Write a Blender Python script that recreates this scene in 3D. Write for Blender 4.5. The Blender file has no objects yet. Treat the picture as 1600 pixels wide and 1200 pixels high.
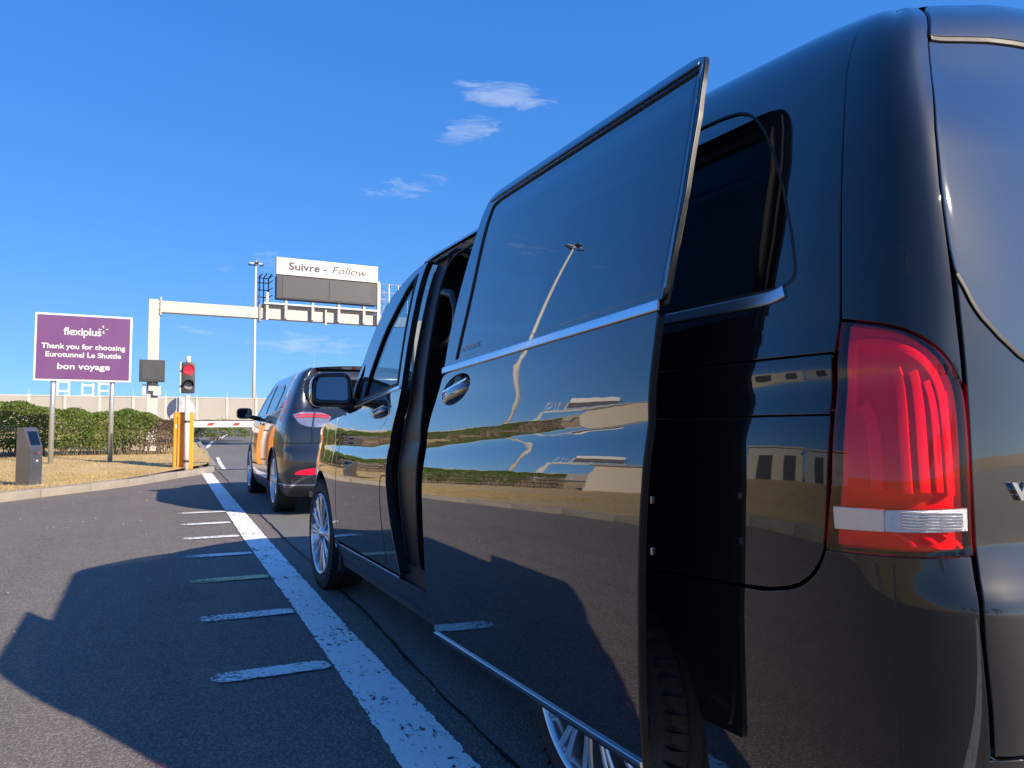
import bpy, bmesh, math, random
import numpy as np
from mathutils import Vector, Matrix
from mathutils.geometry import delaunay_2d_cdt
R = math.radians
random.seed(4); rng = np.random.default_rng(7)
sc = bpy.context.scene
C = sc.collection

# ------------------------------------------------------------------ camera
CAM = dict(f=1132.72, yaw=.4723, pitch=.05989, roll=-.0031, pos=(-1.021, -1.578, 1.024))
cam = bpy.data.objects.new('camera', bpy.data.cameras.new('camera')); C.objects.link(cam)
cam.data.sensor_width = 36; cam.data.lens = CAM['f'] / 1600 * 36
cam.data.clip_start = .02; cam.data.clip_end = 6000
_y, _p, _r = CAM['yaw'], CAM['pitch'], CAM['roll']
_f = Vector((math.sin(_y) * math.cos(_p), math.cos(_y) * math.cos(_p), math.sin(_p)))
_rt = Vector((math.cos(_y), -math.sin(_y), 0)); _up = _rt.cross(_f)
_r2 = _rt * math.cos(_r) + _up * math.sin(_r); _u2 = -_rt * math.sin(_r) + _up * math.cos(_r)
m = Matrix((_r2, _u2, -_f)).transposed().to_4x4(); m.translation = Vector(CAM['pos'])
cam.matrix_world = m
sc.camera = cam

# ------------------------------------------------------------------ world, sun, exposure
SUN_EL = R(29.5); SUN_AZ = math.atan2(.497, -.868)          # azimuth from +Y towards +X
sun_dir = Vector((math.sin(SUN_AZ) * math.cos(SUN_EL), math.cos(SUN_AZ) * math.cos(SUN_EL), math.sin(SUN_EL)))
sl = bpy.data.lights.new('sun', 'SUN'); sl.energy = 4.6; sl.angle = R(.53); sl.color = (1, .86, .68)
so = bpy.data.objects.new('sun', sl); C.objects.link(so); so.rotation_euler = sun_dir.to_track_quat('Z', 'Y').to_euler()
sc.view_settings.view_transform = 'Standard'; sc.view_settings.look = 'None'
sc.view_settings.exposure = 0.9; sc.view_settings.gamma = 1; sc.view_settings.use_curve_mapping = False
world = bpy.data.worlds.new('World'); sc.world = world; world.use_nodes = True
wt = world.node_tree; wt.nodes.clear()
def wn(t, **k):
    n = wt.nodes.new(t)
    for a, b in k.items(): setattr(n, a, b)
    return n
def wl(a, b): wt.links.new(a, b)
sky = wn('ShaderNodeTexSky', sky_type='NISHITA', sun_disc=False, sun_elevation=SUN_EL, sun_rotation=SUN_AZ,
         altitude=20, air_density=1.0, dust_density=.25, ozone_density=3.0)
hs = wn('ShaderNodeHueSaturation'); hs.inputs['Saturation'].default_value = 1.32; hs.inputs['Value'].default_value = .95; hs.inputs['Hue'].default_value = .510
# the phone's tone curve holds the bright horizon down: brightness is compressed evenly over the whole sky
sh_ = wn('ShaderNodeSeparateColor', mode='HSV'); ch_ = wn('ShaderNodeCombineColor', mode='HSV'); wl(sky.outputs[0], sh_.inputs[0]); wl(sh_.outputs[0], ch_.inputs[0]); wl(sh_.outputs[1], ch_.inputs[1])
vp_ = wn('ShaderNodeMath', operation='POWER'); wl(sh_.outputs[2], vp_.inputs[0]); vp_.inputs[1].default_value = .46; vm_ = wn('ShaderNodeMath', operation='MULTIPLY'); wl(vp_.outputs[0], vm_.inputs[0]); vm_.inputs[1].default_value = 1.93
wl(vm_.outputs[0], ch_.inputs[2]); wl(ch_.outputs[0], hs.inputs['Color'])
tc = wn('ShaderNodeTexCoord')
# clean dry air: the pale band at the horizon is kept low
lift = wn('ShaderNodeVectorMath', operation='MULTIPLY_ADD'); wl(tc.outputs['Generated'], lift.inputs[0]); lift.inputs[1].default_value = (1, 1, .90); lift.inputs[2].default_value = (0, 0, .115)
nrmv = wn('ShaderNodeVectorMath', operation='NORMALIZE'); wl(lift.outputs[0], nrmv.inputs[0]); wl(nrmv.outputs[0], sky.inputs[0])
def wm(op, a, b=None, c=None):
    n = wn('ShaderNodeMath', operation=op)
    for i, v in enumerate((a, b, c)):
        if v is None: continue
        if isinstance(v, (int, float)): n.inputs[i].default_value = v
        else: wl(v, n.inputs[i])
    return n.outputs[0]
def wdot(sock, v):
    n = wn('ShaderNodeVectorMath', operation='DOT_PRODUCT'); wl(sock, n.inputs[0]); n.inputs[1].default_value = v
    return n.outputs['Value']
mp = wn('ShaderNodeMapping'); mp.inputs['Rotation'].default_value = (0, R(-14), R(25)); mp.inputs['Scale'].default_value = (11, 11, 48)
wl(tc.outputs['Generated'], mp.inputs['Vector'])
nz = wn('ShaderNodeTexNoise'); nz.inputs['Scale'].default_value = 1.6; nz.inputs['Detail'].default_value = 9; nz.inputs['Roughness'].default_value = .66; nz.inputs['Distortion'].default_value = .7
wl(mp.outputs[0], nz.inputs['Vector'])
# wisps of cirrus: direction, half-length, half-height, strength
CLOUDS = [((.4057, .8096, .4242), .075, .022, 1.0, -.16), ((.3682, .8464, .3847), .055, .022, .9, .12), ((.3076, .8971, .3172), .075, .02, .6, .1),
          ((.1376, .9663, .2175), .022, .022, .45, 0), ((.2014, .9734, .1094), .11, .020, .75, -.06), ((.0886, .975, .2036), .028, .008, .3, -.1),
          ((.054, .9908, .1242), .05, .007, .45, -.05), ((-.35, .85, .40), .2, .03, .3, .1), ((-.75, -.45, .45), .3, .06, .55, .1), ((.2, -.93, .32), .35, .05, .5, 0), ((.8, -.4, .4), .3, .06, .5, .1)]
tot = None
for d, a, b, s, tilt in CLOUDS:
    d = Vector(d).normalized(); t1 = Vector((d.y, -d.x, 0)).normalized(); t2 = t1.cross(d)
    t1, t2 = t1 * math.cos(tilt) + t2 * math.sin(tilt), t2 * math.cos(tilt) - t1 * math.sin(tilt)
    A = wm('SUBTRACT', wdot(tc.outputs['Generated'], t1), t1.dot(d)); B = wm('SUBTRACT', wdot(tc.outputs['Generated'], t2), t2.dot(d))
    q = wm('ADD', wm('POWER', wm('MULTIPLY', A, 1 / a), 2), wm('POWER', wm('MULTIPLY', B, 1 / b), 2))
    fr = wdot(tc.outputs['Generated'], d)
    mask = wm('MULTIPLY', wm('MULTIPLY', wm('MAXIMUM', wm('SUBTRACT', 1, q), 0), wm('GREATER_THAN', fr, 0)), s)
    tot = mask if tot is None else wm('MAXIMUM', tot, mask)
nr = wn('ShaderNodeMapRange'); wl(nz.outputs['Fac'], nr.inputs['Value'])
for k, v in zip(('From Min', 'From Max', 'To Min', 'To Max'), (.38, .74, 0, 1)): nr.inputs[k].default_value = v
cl = wm('MINIMUM', wm('MULTIPLY', wm('MAXIMUM', wm('SUBTRACT', wm('MULTIPLY_ADD', tot, .34, nz.outputs['Fac']), .63), 0), wm('MULTIPLY', wm('MINIMUM', wm('MULTIPLY', tot, 4), 1), 1.5)), .36)
mx = wn('ShaderNodeMixRGB'); wl(cl, mx.inputs['Fac']); wl(hs.outputs[0], mx.inputs['Color1']); mx.inputs['Color2'].default_value = (3.0, 3.3, 3.8, 1)
bg = wn('ShaderNodeBackground'); bg.inputs['Strength'].default_value = .14; wl(mx.outputs[0], bg.inputs['Color'])
ow = wn('ShaderNodeOutputWorld'); wl(bg.outputs[0], ow.inputs['Surface'])

# ------------------------------------------------------------------ materials
MATS = {}
class NT:
    def __init__(s, name):
        s.m = bpy.data.materials.new(name); s.m.use_nodes = True; s.t = s.m.node_tree; s.b = s.t.nodes['Principled BSDF']; s.out = s.t.nodes['Material Output']
    def n(s, t, ins=None, **k):
        n = s.t.nodes.new(t)
        for a, b in k.items(): setattr(n, a, b)
        for a, b in (ins or {}).items():
            if isinstance(b, bpy.types.NodeSocket): s.t.links.new(b, n.inputs[a])
            else: n.inputs[a].default_value = b
        return n
    def l(s, a, b): s.t.links.new(a, b)
    def pos(s): return s.n('ShaderNodeTexCoord').outputs['Object']
    def noise(s, scale, detail=4, rough=.55, vec=None, dist=0): return s.n('ShaderNodeTexNoise', {'Scale': scale, 'Detail': detail, 'Roughness': rough, 'Distortion': dist, 'Vector': vec or s.pos()}).outputs['Fac']
    def ramp(s, fac, stops):
        r = s.n('ShaderNodeValToRGB', {'Fac': fac}); e = r.color_ramp.elements
        while len(e) < len(stops): e.new(.5)
        for i, (p, c) in enumerate(stops): e[i].position = p; e[i].color = (c + (1,)) if len(c) == 3 else c
        return r.outputs['Color']
    def mix(s, fac, a, b, mode='MIX'):
        n = s.n('ShaderNodeMixRGB', blend_type=mode)
        for k, v in (('Fac', fac), ('Color1', a), ('Color2', b)):
            if isinstance(v, bpy.types.NodeSocket): s.l(v, n.inputs[k])
            else: n.inputs[k].default_value = v if k == 'Fac' else (tuple(v) + (1,))[:4]
        return n.outputs[0]
    def rng(s, v, a, b, c, d): return s.n('ShaderNodeMapRange', {'Value': v, 'From Min': a, 'From Max': b, 'To Min': c, 'To Max': d}).outputs[0]
    def bump(s, h, strength, dist=.01):
        n = s.n('ShaderNodeBump', {'Height': h, 'Strength': strength, 'Distance': dist}); s.l(n.outputs[0], s.b.inputs['Normal'])
def simple(name, col, rough=.5, metal=0, ior=1.5, var=.12, scale=8, bump=0, coat=0):
    q = NT(name); b = q.b
    n = q.noise(scale, 5, .6)
    q.l(q.mix(n, tuple(c * (1 - var) for c in col), tuple(min(1, c * (1 + var)) for c in col)), b.inputs['Base Color'])
    q.l(q.rng(n, .3, .7, max(0, rough * .88), min(1, rough * 1.12)), b.inputs['Roughness'])
    b.inputs['Metallic'].default_value = metal; b.inputs['IOR'].default_value = ior; b.inputs['Coat Weight'].default_value = coat
    if bump: q.bump(q.noise(scale * 12, 3), bump, .004)
    MATS[name] = q.m; return q.m
# black van paint: mirror gloss with faint dust
q = NT('black_paint'); b = q.b; b.inputs['Base Color'].default_value = (.0035, .004, .005, 1); b.inputs['IOR'].default_value = 2.75
d = q.noise(900, 2, .6); dd = q.noise(3.5, 4)
q.l(q.mix(q.rng(q.n('ShaderNodeMath', {0: d, 1: dd}, operation='MULTIPLY').outputs[0], .36, .5, 0, .05), (.006, .006, .007), (.40, .38, .34)), b.inputs['Base Color'])
q.l(q.rng(dd, .3, .7, .008, .022), b.inputs['Roughness']); q.bump(q.noise(7, 2, .5), .14, .0022)
b.inputs['Specular IOR Level'].default_value = 0; b.inputs['IOR'].default_value = 1.001
def clearcoat(q, b, f0, pw_, haze):
    """lacquer over a dark base: reflection climbs from f0 towards grazing, a trace of it spread by wash scratches"""
    lw = q.n('ShaderNodeLayerWeight', {'Blend': .5}); pw = q.n('ShaderNodeMath', {0: lw.outputs['Facing'], 1: pw_}, operation='POWER'); fr = q.n('ShaderNodeMath', {0: pw.outputs[0], 1: 1 - f0, 2: f0}, operation='MULTIPLY_ADD')
    g = q.n('ShaderNodeBsdfGlossy', {'Color': (1, 1, 1, 1)}); h = q.n('ShaderNodeBsdfGlossy', {'Color': (1, 1, 1, 1), 'Roughness': .36}); mh = q.n('ShaderNodeMixShader', {0: haze}); mo = q.n('ShaderNodeMixShader', {0: fr.outputs[0]})
    for lk in list(b.inputs['Roughness'].links): q.l(lk.from_socket, g.inputs['Roughness'])
    for lk in list(b.inputs['Normal'].links): q.l(lk.from_socket, g.inputs['Normal']); q.l(lk.from_socket, lw.inputs['Normal'])
    q.l(b.outputs[0], mo.inputs[1]); q.l(g.outputs[0], mo.inputs[2]); q.l(mo.outputs[0], mh.inputs[1]); q.l(h.outputs[0], mh.inputs[2]); q.l(mh.outputs[0], q.out.inputs['Surface'])
clearcoat(q, b, .038, 2.2, .006)
MATS['black_paint'] = q.m
q = NT('suv_paint'); b = q.b; b.inputs['Base Color'].default_value = (.022, .026, .036, 1); b.inputs['Metallic'].default_value = .35; b.inputs['Roughness'].default_value = .22
b.inputs['Coat Weight'].default_value = 1; b.inputs['Coat Roughness'].default_value = .03; b.inputs['Coat IOR'].default_value = 1.6
q.l(q.mix(q.noise(700, 2), (.018, .022, .032), (.032, .037, .05)), b.inputs['Base Color']); MATS['suv_paint'] = q.m
q = NT('privacy_glass'); b = q.b; b.inputs['IOR'].default_value = 1.01; b.inputs['Specular IOR Level'].default_value = 0; q.l(q.rng(q.noise(2, 3), .3, .7, .004, .012), b.inputs['Roughness'])
q.l(q.mix(q.noise(3, 2), (.002, .0025, .003), (.004, .0045, .005)), b.inputs['Base Color']); clearcoat(q, b, .04, 2.2, .0); MATS['privacy_glass'] = q.m
q = NT('tailgate_glass'); b = q.b; b.inputs['IOR'].default_value = 2.1
v = q.n('ShaderNodeTexVoronoi', {'Scale': 120., 'Vector': q.pos()}); sp = q.rng(v.outputs['Distance'], .05, .12, 1, 0)
spm = q.n('ShaderNodeMath', {0: sp, 1: q.rng(q.noise(9, 3), .62, .70, 0, .5)}, operation='MULTIPLY').outputs[0]
q.l(q.mix(spm, (.006, .007, .008), (.55, .55, .52)), b.inputs['Base Color']); q.l(q.rng(spm, 0, 1, .02, .5), b.inputs['Roughness']); clearcoat(q, b, .045, 2.8, .0008); MATS['tailgate_glass'] = q.m
def glass(name, tint, refl_ior, pwr=4.2):
    q = NT(name); t = q.n('ShaderNodeBsdfTransparent', {'Color': tint + (1,)}); g = q.n('ShaderNodeBsdfGlossy', {'Color': (1, 1, 1, 1), 'Roughness': .004})
    lw = q.n('ShaderNodeLayerWeight', {'Blend': .5}); f0 = ((refl_ior - 1) / (refl_ior + 1)) ** 2; pw = q.n('ShaderNodeMath', {0: lw.outputs['Facing'], 1: pwr}, operation='POWER'); fr = q.n('ShaderNodeMath', {0: pw.outputs[0], 1: 1 - f0, 2: f0}, operation='MULTIPLY_ADD'); q.l(q.rng(q.noise(4, 3), 0, 1, .0, .012), g.inputs['Roughness'])
    mxs = q.n('ShaderNodeMixShader'); q.l(fr.outputs[0], mxs.inputs[0]); q.l(t.outputs[0], mxs.inputs[1]); q.l(g.outputs[0], mxs.inputs[2]); q.l(mxs.outputs[0], q.out.inputs['Surface'])
    MATS[name] = q.m
glass('clear_glass', (.62, .74, .74), 1.7); glass('door_glass', (.04, .05, .06), 1.5, 2.15); glass('screen_glass', (.42, .50, .52), 1.7); glass('red_lens', (1, .22, .32), 1.55); glass('clear_lens', (.95, .95, .97), 1.5); glass('tint_glass', (.16, .2, .23), 2.0)
simple('chrome', (.72, .74, .78), .12, 1, var=.04); simple('dark_chrome', (.28, .30, .33), .16, 1, var=.05)
simple('black_trim', (.012, .013, .016), .38, var=.2, scale=30); simple('rubber', (.016, .016, .017), .75, var=.3, scale=25, bump=.25)
simple('seal_rubber', (.008, .008, .009), .55); simple('interior', (.034, .035, .038), .6, var=.3, scale=20, bump=.15); simple('seat_leather', (.02, .02, .022), .45, var=.3, scale=15, bump=.1)
simple('alloy', (.62, .63, .66), .24, .9, var=.06); simple('alloy_dark', (.10, .10, .11), .4, .7); simple('brake', (.18, .17, .16), .5, .8, scale=30)
simple('red_plastic', (.85, .012, .05), .18, ior=1.5, var=.15, scale=30); simple('bright_red', (1.0, .05, .12), .12, var=.1, scale=40); simple('dark_red', (.72, .008, .04), .25, var=.2, scale=25); simple('reflector_silver', (.50, .48, .48), .16, .7, var=.3, scale=90, bump=.5)
simple('amber_white', (.62, .52, .42), .2, .2, var=.1, scale=60); simple('white_paint_metal', (.56, .55, .53), .4, var=.06, scale=6); simple('galvanised', (.50, .51, .53), .42, .7, var=.18, scale=9, bump=.05)
simple('cream_steel', (.45, .435, .41), .55, var=.12, scale=3, bump=.08); simple('purple_sign', (.125, .045, .155), .45, var=.06, scale=2); simple('sign_white', (.60, .60, .59), .5, var=.03)
simple('letter_grey', (.03, .035, .042), .5); simple('screen_grey', (.045, .048, .055), .5, var=.15, scale=4, bump=.1); simple('dark_steel', (.035, .038, .045), .5, var=.2, scale=12)
simple('orange_paint', (.86, .27, .01), .42, var=.08, scale=5); simple('barrier_red', (.62, .03, .04), .45, var=.1); simple('stainless', (.22, .215, .215), .36, .85, var=.16, scale=5); simple('sign_back', (.42, .46, .50), .5, .3, var=.1, scale=4)
simple('concrete_panel', (.33, .31, .275), .85, var=.22, scale=.7, bump=.2); simple('wall_post', (.44, .42, .385), .8, var=.15, scale=2); simple('kerb_stone', (.27, .24, .20), .85, var=.28, scale=4, bump=.5)
simple('cabin_wall', (.50, .45, .37), .8, var=.12, scale=1.2, bump=.1); simple('cabin_roof', (.22, .22, .23), .7, var=.15); simple('bark', (.10, .075, .05), .9, var=.35, scale=8, bump=.6)
simple('stem', (.16, .115, .085), .9, var=.35, scale=6, bump=.3); simple('skin_red', (.5, .02, .03), .6)
def leafmat(name, a, bcol, c):
    q = NT(name); oi = q.noise(1.1, 4, .6); n2 = q.noise(23, 3)
    q.l(q.mix(n2, q.ramp(oi, [(.32, a), (.52, bcol), (.70, c)]), tuple(x * .55 for x in bcol)), q.b.inputs['Base Color'])
    q.b.inputs['Roughness'].default_value = .5
    tr = q.n('ShaderNodeBsdfTranslucent', {'Color': (c[0] * 1.2, c[1] * 1.3, c[2] * .6, 1)}); mxs = q.n('ShaderNodeMixShader', {0: .3})
    q.l(q.b.outputs[0], mxs.inputs[1]); q.l(tr.outputs[0], mxs.inputs[2]); q.l(mxs.outputs[0], q.out.inputs['Surface']); MATS[name] = q.m
leafmat('hedge_leaf', (.075, .13, .018), (.135, .195, .03), (.25, .27, .06)); leafmat('brown_leaf', (.10, .055, .035), (.15, .085, .055), (.20, .13, .07)); leafmat('tree_leaf', (.03, .055, .012), (.05, .085, .02), (.085, .12, .03))
leafmat('dry_blade', (.46, .31, .11), (.60, .42, .17), (.70, .52, .24))
# asphalt
def asphalt(name, lo, hi, chip):
    q = NT(name); P = q.pos()
    big = q.noise(.35, 5, .6, P); mid = q.noise(6, 5, .6, P)
    v = q.n('ShaderNodeTexVoronoi', {'Scale': 125., 'Vector': P}); vr = q.n('ShaderNodeSeparateColor', {0: v.outputs['Color']}).outputs[0]
    v2 = q.n('ShaderNodeTexVoronoi', {'Scale': 9., 'Vector': P, 'Randomness': 1.}); v2c = q.n('ShaderNodeSeparateColor', {0: v2.outputs['Color']}).outputs[1]
    base = q.mix(q.rng(big, .3, .7, 0, 1), lo, hi)
    base = q.mix(q.rng(mid, .3, .7, 0, .35), base, tuple(x * .62 for x in lo))
    st_ = q.noise(.9, 6, .62, P, 1.2); base = q.mix(q.rng(st_, .57, .70, 0, .5), base, tuple(x * .45 for x in lo))
    mp_ = q.n('ShaderNodeMapping', {'Vector': P, 'Scale': (2.6, .10, 1)}); base = q.mix(q.rng(q.noise(1.0, 3, .5, mp_.outputs[0]), .52, .72, 0, .30), base, tuple(x * .5 for x in lo))
    stone = q.mix(q.rng(vr, .45, 1, 0, .5), base, chip)
    stone = q.mix(q.rng(v.outputs['Distance'], .35, .75, 0, .55), stone, tuple(x * .4 for x in lo))
    bits = q.n('ShaderNodeMath', {0: q.rng(v2.outputs['Distance'], .06, .10, 1, 0), 1: q.rng(v2c, .965, .975, 0, 1)}, operation='MULTIPLY').outputs[0]
    q.l(q.mix(bits, stone, (.62, .60, .54)), q.b.inputs['Base Color']); q.b.inputs['Roughness'].default_value = .85; q.b.inputs['Specular IOR Level'].default_value = .35
    h = q.n('ShaderNodeMath', {0: q.rng(v.outputs['Distance'], 0, .8, 1, 0), 1: mid}, operation='ADD').outputs[0]
    q.bump(h, .55, .006); MATS[name] = q.m
asphalt('asphalt', (.155, .132, .114), (.205, .176, .152), (.41, .355, .305)); asphalt('asphalt_lane', (.16, .155, .145), (.21, .20, .185), (.34, .33, .31))
asphalt('asphalt_strip', (.05, .048, .048), (.065, .062, .06), (.14, .13, .125))
q = NT('dry_lawn'); P = q.pos(); n1 = q.noise(.8, 5, .65, P); n2 = q.noise(38, 4, .7, P)
c0 = q.ramp(n1, [(.3, (.54, .38, .17)), (.5, (.64, .47, .22)), (.68, (.70, .55, .29))])
c1 = q.mix(q.rng(n2, .3, .75, 0, .8), c0, (.33, .215, .08)); c1 = q.mix(q.rng(q.noise(1.7, 4, .6, P), .62, .74, 0, .6), c1, (.17, .19, .05))
q.l(c1, q.b.inputs['Base Color']); q.b.inputs['Roughness'].default_value = .95; q.bump(n2, .9, .03); MATS['dry_lawn'] = q.m
def paint(name, col, wear, stretch=(1, 1, 1)):
    q = NT(name); P = q.pos(); mpn = q.n('ShaderNodeMapping', {'Vector': P, 'Scale': stretch})
    w = q.noise(55, 5, .7, mpn.outputs[0]); w2 = q.noise(4, 3, .5, P)
    uv = q.n('ShaderNodeUVMap'); edge = q.n('ShaderNodeSeparateXYZ', {0: uv.outputs[0]})       # x: 1 in the middle, 0 at the edges; y: extra wear
    s1 = q.n('ShaderNodeMath', {0: w, 1: q.rng(w2, .3, .7, -.08, .06)}, operation='ADD').outputs[0]
    s2 = q.n('ShaderNodeMath', {0: s1, 1: q.rng(edge.outputs[0], 0, .09, -.20, 0)}, operation='ADD').outputs[0]
    s3 = q.n('ShaderNodeMath', {0: s2, 1: q.rng(edge.outputs[1], 0, 1, 0, -.16)}, operation='ADD').outputs[0]
    al = q.rng(s3, wear, wear + .03, 0, 1)
    q.l(q.mix(q.noise(30, 4), tuple(c * .86 for c in col), col), q.b.inputs['Base Color']); q.b.inputs['Roughness'].default_value = .7; q.l(al, q.b.inputs['Alpha']); q.bump(w, .2, .002)
    MATS[name] = q.m
paint('road_white', (.88, .87, .84), .362, (1, .45, 1)); paint('road_white_thin', (.84, .83, .80), .385); paint('road_yellow', (.78, .66, .34), .395)
q = NT('signal_red'); q.b.inputs['Base Color'].default_value = (.5, .01, .02, 1); q.b.inputs['Emission Color'].default_value = (1, .03, .05, 1)
q.l(q.rng(q.noise(60, 2), .3, .7, .7, 1.0), q.b.inputs['Emission Strength']); MATS['signal_red'] = q.m
q = NT('signal_off'); q.l(q.mix(q.noise(60, 2), (.20, .18, .18), (.34, .31, .30)), q.b.inputs['Base Color']); q.b.inputs['Roughness'].default_value = .2; MATS['signal_off'] = q.m

# ------------------------------------------------------------------ helpers
def tag(o, label=None, cat=None, group=None, kind=None):
    for k, v in (('label', label), ('category', cat), ('group', group), ('kind', kind)):
        if v: o[k] = v
    return o
def thing(name, loc, label, cat, rz=0, group=None):
    o = bpy.data.objects.new(name, None); o.empty_display_size = .2; C.objects.link(o); o.location = loc; o.rotation_euler = (0, 0, rz)
    return tag(o, label, cat, group)
def mobj(name, verts, faces, mat, parent=None, smooth=False, normals=None, uvs=None, mats=None, fmat=None, loc=None):
    me = bpy.data.meshes.new(name); me.from_pydata([tuple(map(float, v)) for v in verts], [], [tuple(map(int, f)) for f in faces]); 
    for mm in (mats or [mat]): me.materials.append(MATS[mm])
    if fmat is not None: me.polygons.foreach_set('material_index', fmat)
    if smooth or normals is not None: me.polygons.foreach_set('use_smooth', [True] * len(me.polygons))
    if uvs is not None:
        ul = me.uv_layers.new(name='UVMap')
        for lp in me.loops: ul.data[lp.index].uv = uvs[lp.vertex_index]
    me.update()
    if normals is not None: me.normals_split_custom_set_from_vertices([tuple(map(float, n)) for n in normals])
    o = bpy.data.objects.new(name, me); C.objects.link(o); o.parent = parent
    if loc: o.location = loc
    return o
class MB:
    """collects simple solids into one mesh"""
    def __init__(s): s.v = []; s.f = []; s.sm = []
    def add(s, vs, fs):
        k = len(s.v); s.v += [tuple(v) for v in vs]; s.f += [tuple(i + k for i in f) for f in fs]; return s
    def box(s, x0, x1, y0, y1, z0, z1, bev=0):
        if bev:
            bm = bmesh.new(); bmesh.ops.create_cube(bm, size=1)
            for v in bm.verts: v.co = Vector(((x0 + x1) / 2 + v.co.x * (x1 - x0), (y0 + y1) / 2 + v.co.y * (y1 - y0), (z0 + z1) / 2 + v.co.z * (z1 - z0)))
            bmesh.ops.bevel(bm, geom=bm.edges[:], offset=bev, segments=2, affect='EDGES', profile=.6)
            bm.verts.index_update(); s.add([v.co for v in bm.verts], [[v.index for v in f.verts] for f in bm.faces]); bm.free(); return s
        return s.add([(x, y, z) for z in (z0, z1) for y in (y0, y1) for x in (x0, x1)], [(0, 2, 3, 1), (4, 5, 7, 6), (0, 1, 5, 4), (2, 6, 7, 3), (0, 4, 6, 2), (1, 3, 7, 5)])
    def tube(s, pts, r, n=8, closed=False, caps=True):
        pts = [Vector(p) for p in pts]; N = len(pts); rr = r if isinstance(r, (list, tuple)) else [r] * N; rings = []
        ref = None
        for i, p in enumerate(pts):
            t = (pts[(i + 1) % N] - pts[i - 1]) if closed else (pts[min(i + 1, N - 1)] - pts[max(i - 1, 0)])
            t.normalize()
            if ref is None: ref = Vector((0, 0, 1)) if abs(t.z) < .9 else Vector((1, 0, 0))
            a = t.cross(ref).normalized(); bb = a.cross(t).normalized(); ref = bb
            rings.append([p + (a * math.cos(2 * math.pi * k / n) + bb * math.sin(2 * math.pi * k / n)) * rr[i] for k in range(n)])
        vs = [v for r_ in rings for v in r_]; fs = []
        for i in range(N if closed else N - 1):
            for k in range(n):
                fs.append((i * n + k, i * n + (k + 1) % n, ((i + 1) % N) * n + (k + 1) % n, ((i + 1) % N) * n + k))
        if caps and not closed: fs += [tuple(range(n))[::-1], tuple((N - 1) * n + k for k in range(n))]
        return s.add(vs, fs)
    def lathe(s, prof, n=40, axis='x', c=(0, 0, 0)):
        vs = []; fs = []; M_ = len(prof)
        for k in range(n):
            a = 2 * math.pi * k / n
            for (h, r) in prof:
                q_ = (h, r * math.cos(a), r * math.sin(a)) if axis == 'x' else ((r * math.cos(a), h, r * math.sin(a)) if axis == 'y' else (r * math.cos(a), r * math.sin(a), h))
                vs.append((q_[0] + c[0], q_[1] + c[1], q_[2] + c[2]))
        for k in range(n):
            for j in range(M_ - 1): fs.append((k * M_ + j, k * M_ + j + 1, ((k + 1) % n) * M_ + j + 1, ((k + 1) % n) * M_ + j))
        return s.add(vs, fs)
    def build(s, name, mat, parent=None, smooth=False, loc=None): return mobj(name, s.v, s.f, mat, parent, smooth, loc=loc)
def autosm(o, ang=40):
    me = o.data; me.polygons.foreach_set('use_smooth', [True] * len(me.polygons))
    bm = bmesh.new(); bm.from_mesh(me)
    bmesh.ops.recalc_face_normals(bm, faces=bm.faces[:])
    for e in bm.edges: e.smooth = len(e.link_faces) == 2 and e.calc_face_angle(0) < R(ang)
    bm.to_mesh(me); bm.free(); return o
def text_mesh(s, size, bold=0., shear=0., spacing=1., extrude=.002):
    cu = bpy.data.curves.new('lettering', 'FONT'); cu.body = s; cu.size = size; cu.offset = bold; cu.shear = shear; cu.space_character = spacing; cu.extrude = extrude; cu.resolution_u = 5
    o = bpy.data.objects.new('lettering', cu); C.objects.link(o); bpy.context.view_layer.update()
    me = bpy.data.meshes.new_from_object(o.evaluated_get(bpy.context.evaluated_depsgraph_get())); bpy.data.objects.remove(o); bpy.data.curves.remove(cu)
    return me
def text_obj(name, s, x0, x1, z0, zh, y, mat, parent, bold=0., shear=0., spacing=1., cap=True):
    """lettering in the plane facing -Y, fitted to x0..x1 with its baseline at z0; zh = height of capitals"""
    me = text_mesh(s, zh / .69, bold, shear, spacing); xs = [v.co.x for v in me.vertices]; a, b_ = min(xs), max(xs); k = (x1 - x0) / (b_ - a)
    for v in me.vertices: v.co = Vector((x0 + (v.co.x - a) * k, y - v.co.z, z0 + v.co.y))
    me.materials.clear(); me.materials.append(MATS[mat]); me.name = name
    o = bpy.data.objects.new(name, me); C.objects.link(o); o.parent = parent; return o
def copy_tree(o, parent=None):
    c = o.copy(); C.objects.link(c); c.parent = parent
    for ch in list(o.children): copy_tree(ch, c)
    return c

# ------------------------------------------------------------------ curved vehicle bodies
def mono(xs, ys):
    xs = np.array(xs, float); ys = np.array(ys, float); h = np.diff(xs); d = np.diff(ys) / h; m_ = np.zeros(len(xs)); m_[0] = d[0]; m_[-1] = d[-1]
    for i in range(1, len(xs) - 1):
        if d[i - 1] * d[i] > 0:
            w1 = 2 * h[i] + h[i - 1]; w2 = h[i] + 2 * h[i - 1]; m_[i] = (w1 + w2) / (w1 / d[i - 1] + w2 / d[i])
    def f(x):
        x = np.clip(np.asarray(x, float), xs[0], xs[-1]); i = np.clip(np.searchsorted(xs, x) - 1, 0, len(xs) - 2)
        t = (x - xs[i]) / h[i]; t2 = t * t; t3 = t2 * t
        return (2 * t3 - 3 * t2 + 1) * ys[i] + (t3 - 2 * t2 + t) * h[i] * m_[i] + (-2 * t3 + 3 * t2) * ys[i + 1] + (t3 - t2) * h[i] * m_[i + 1]
    return f
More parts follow.
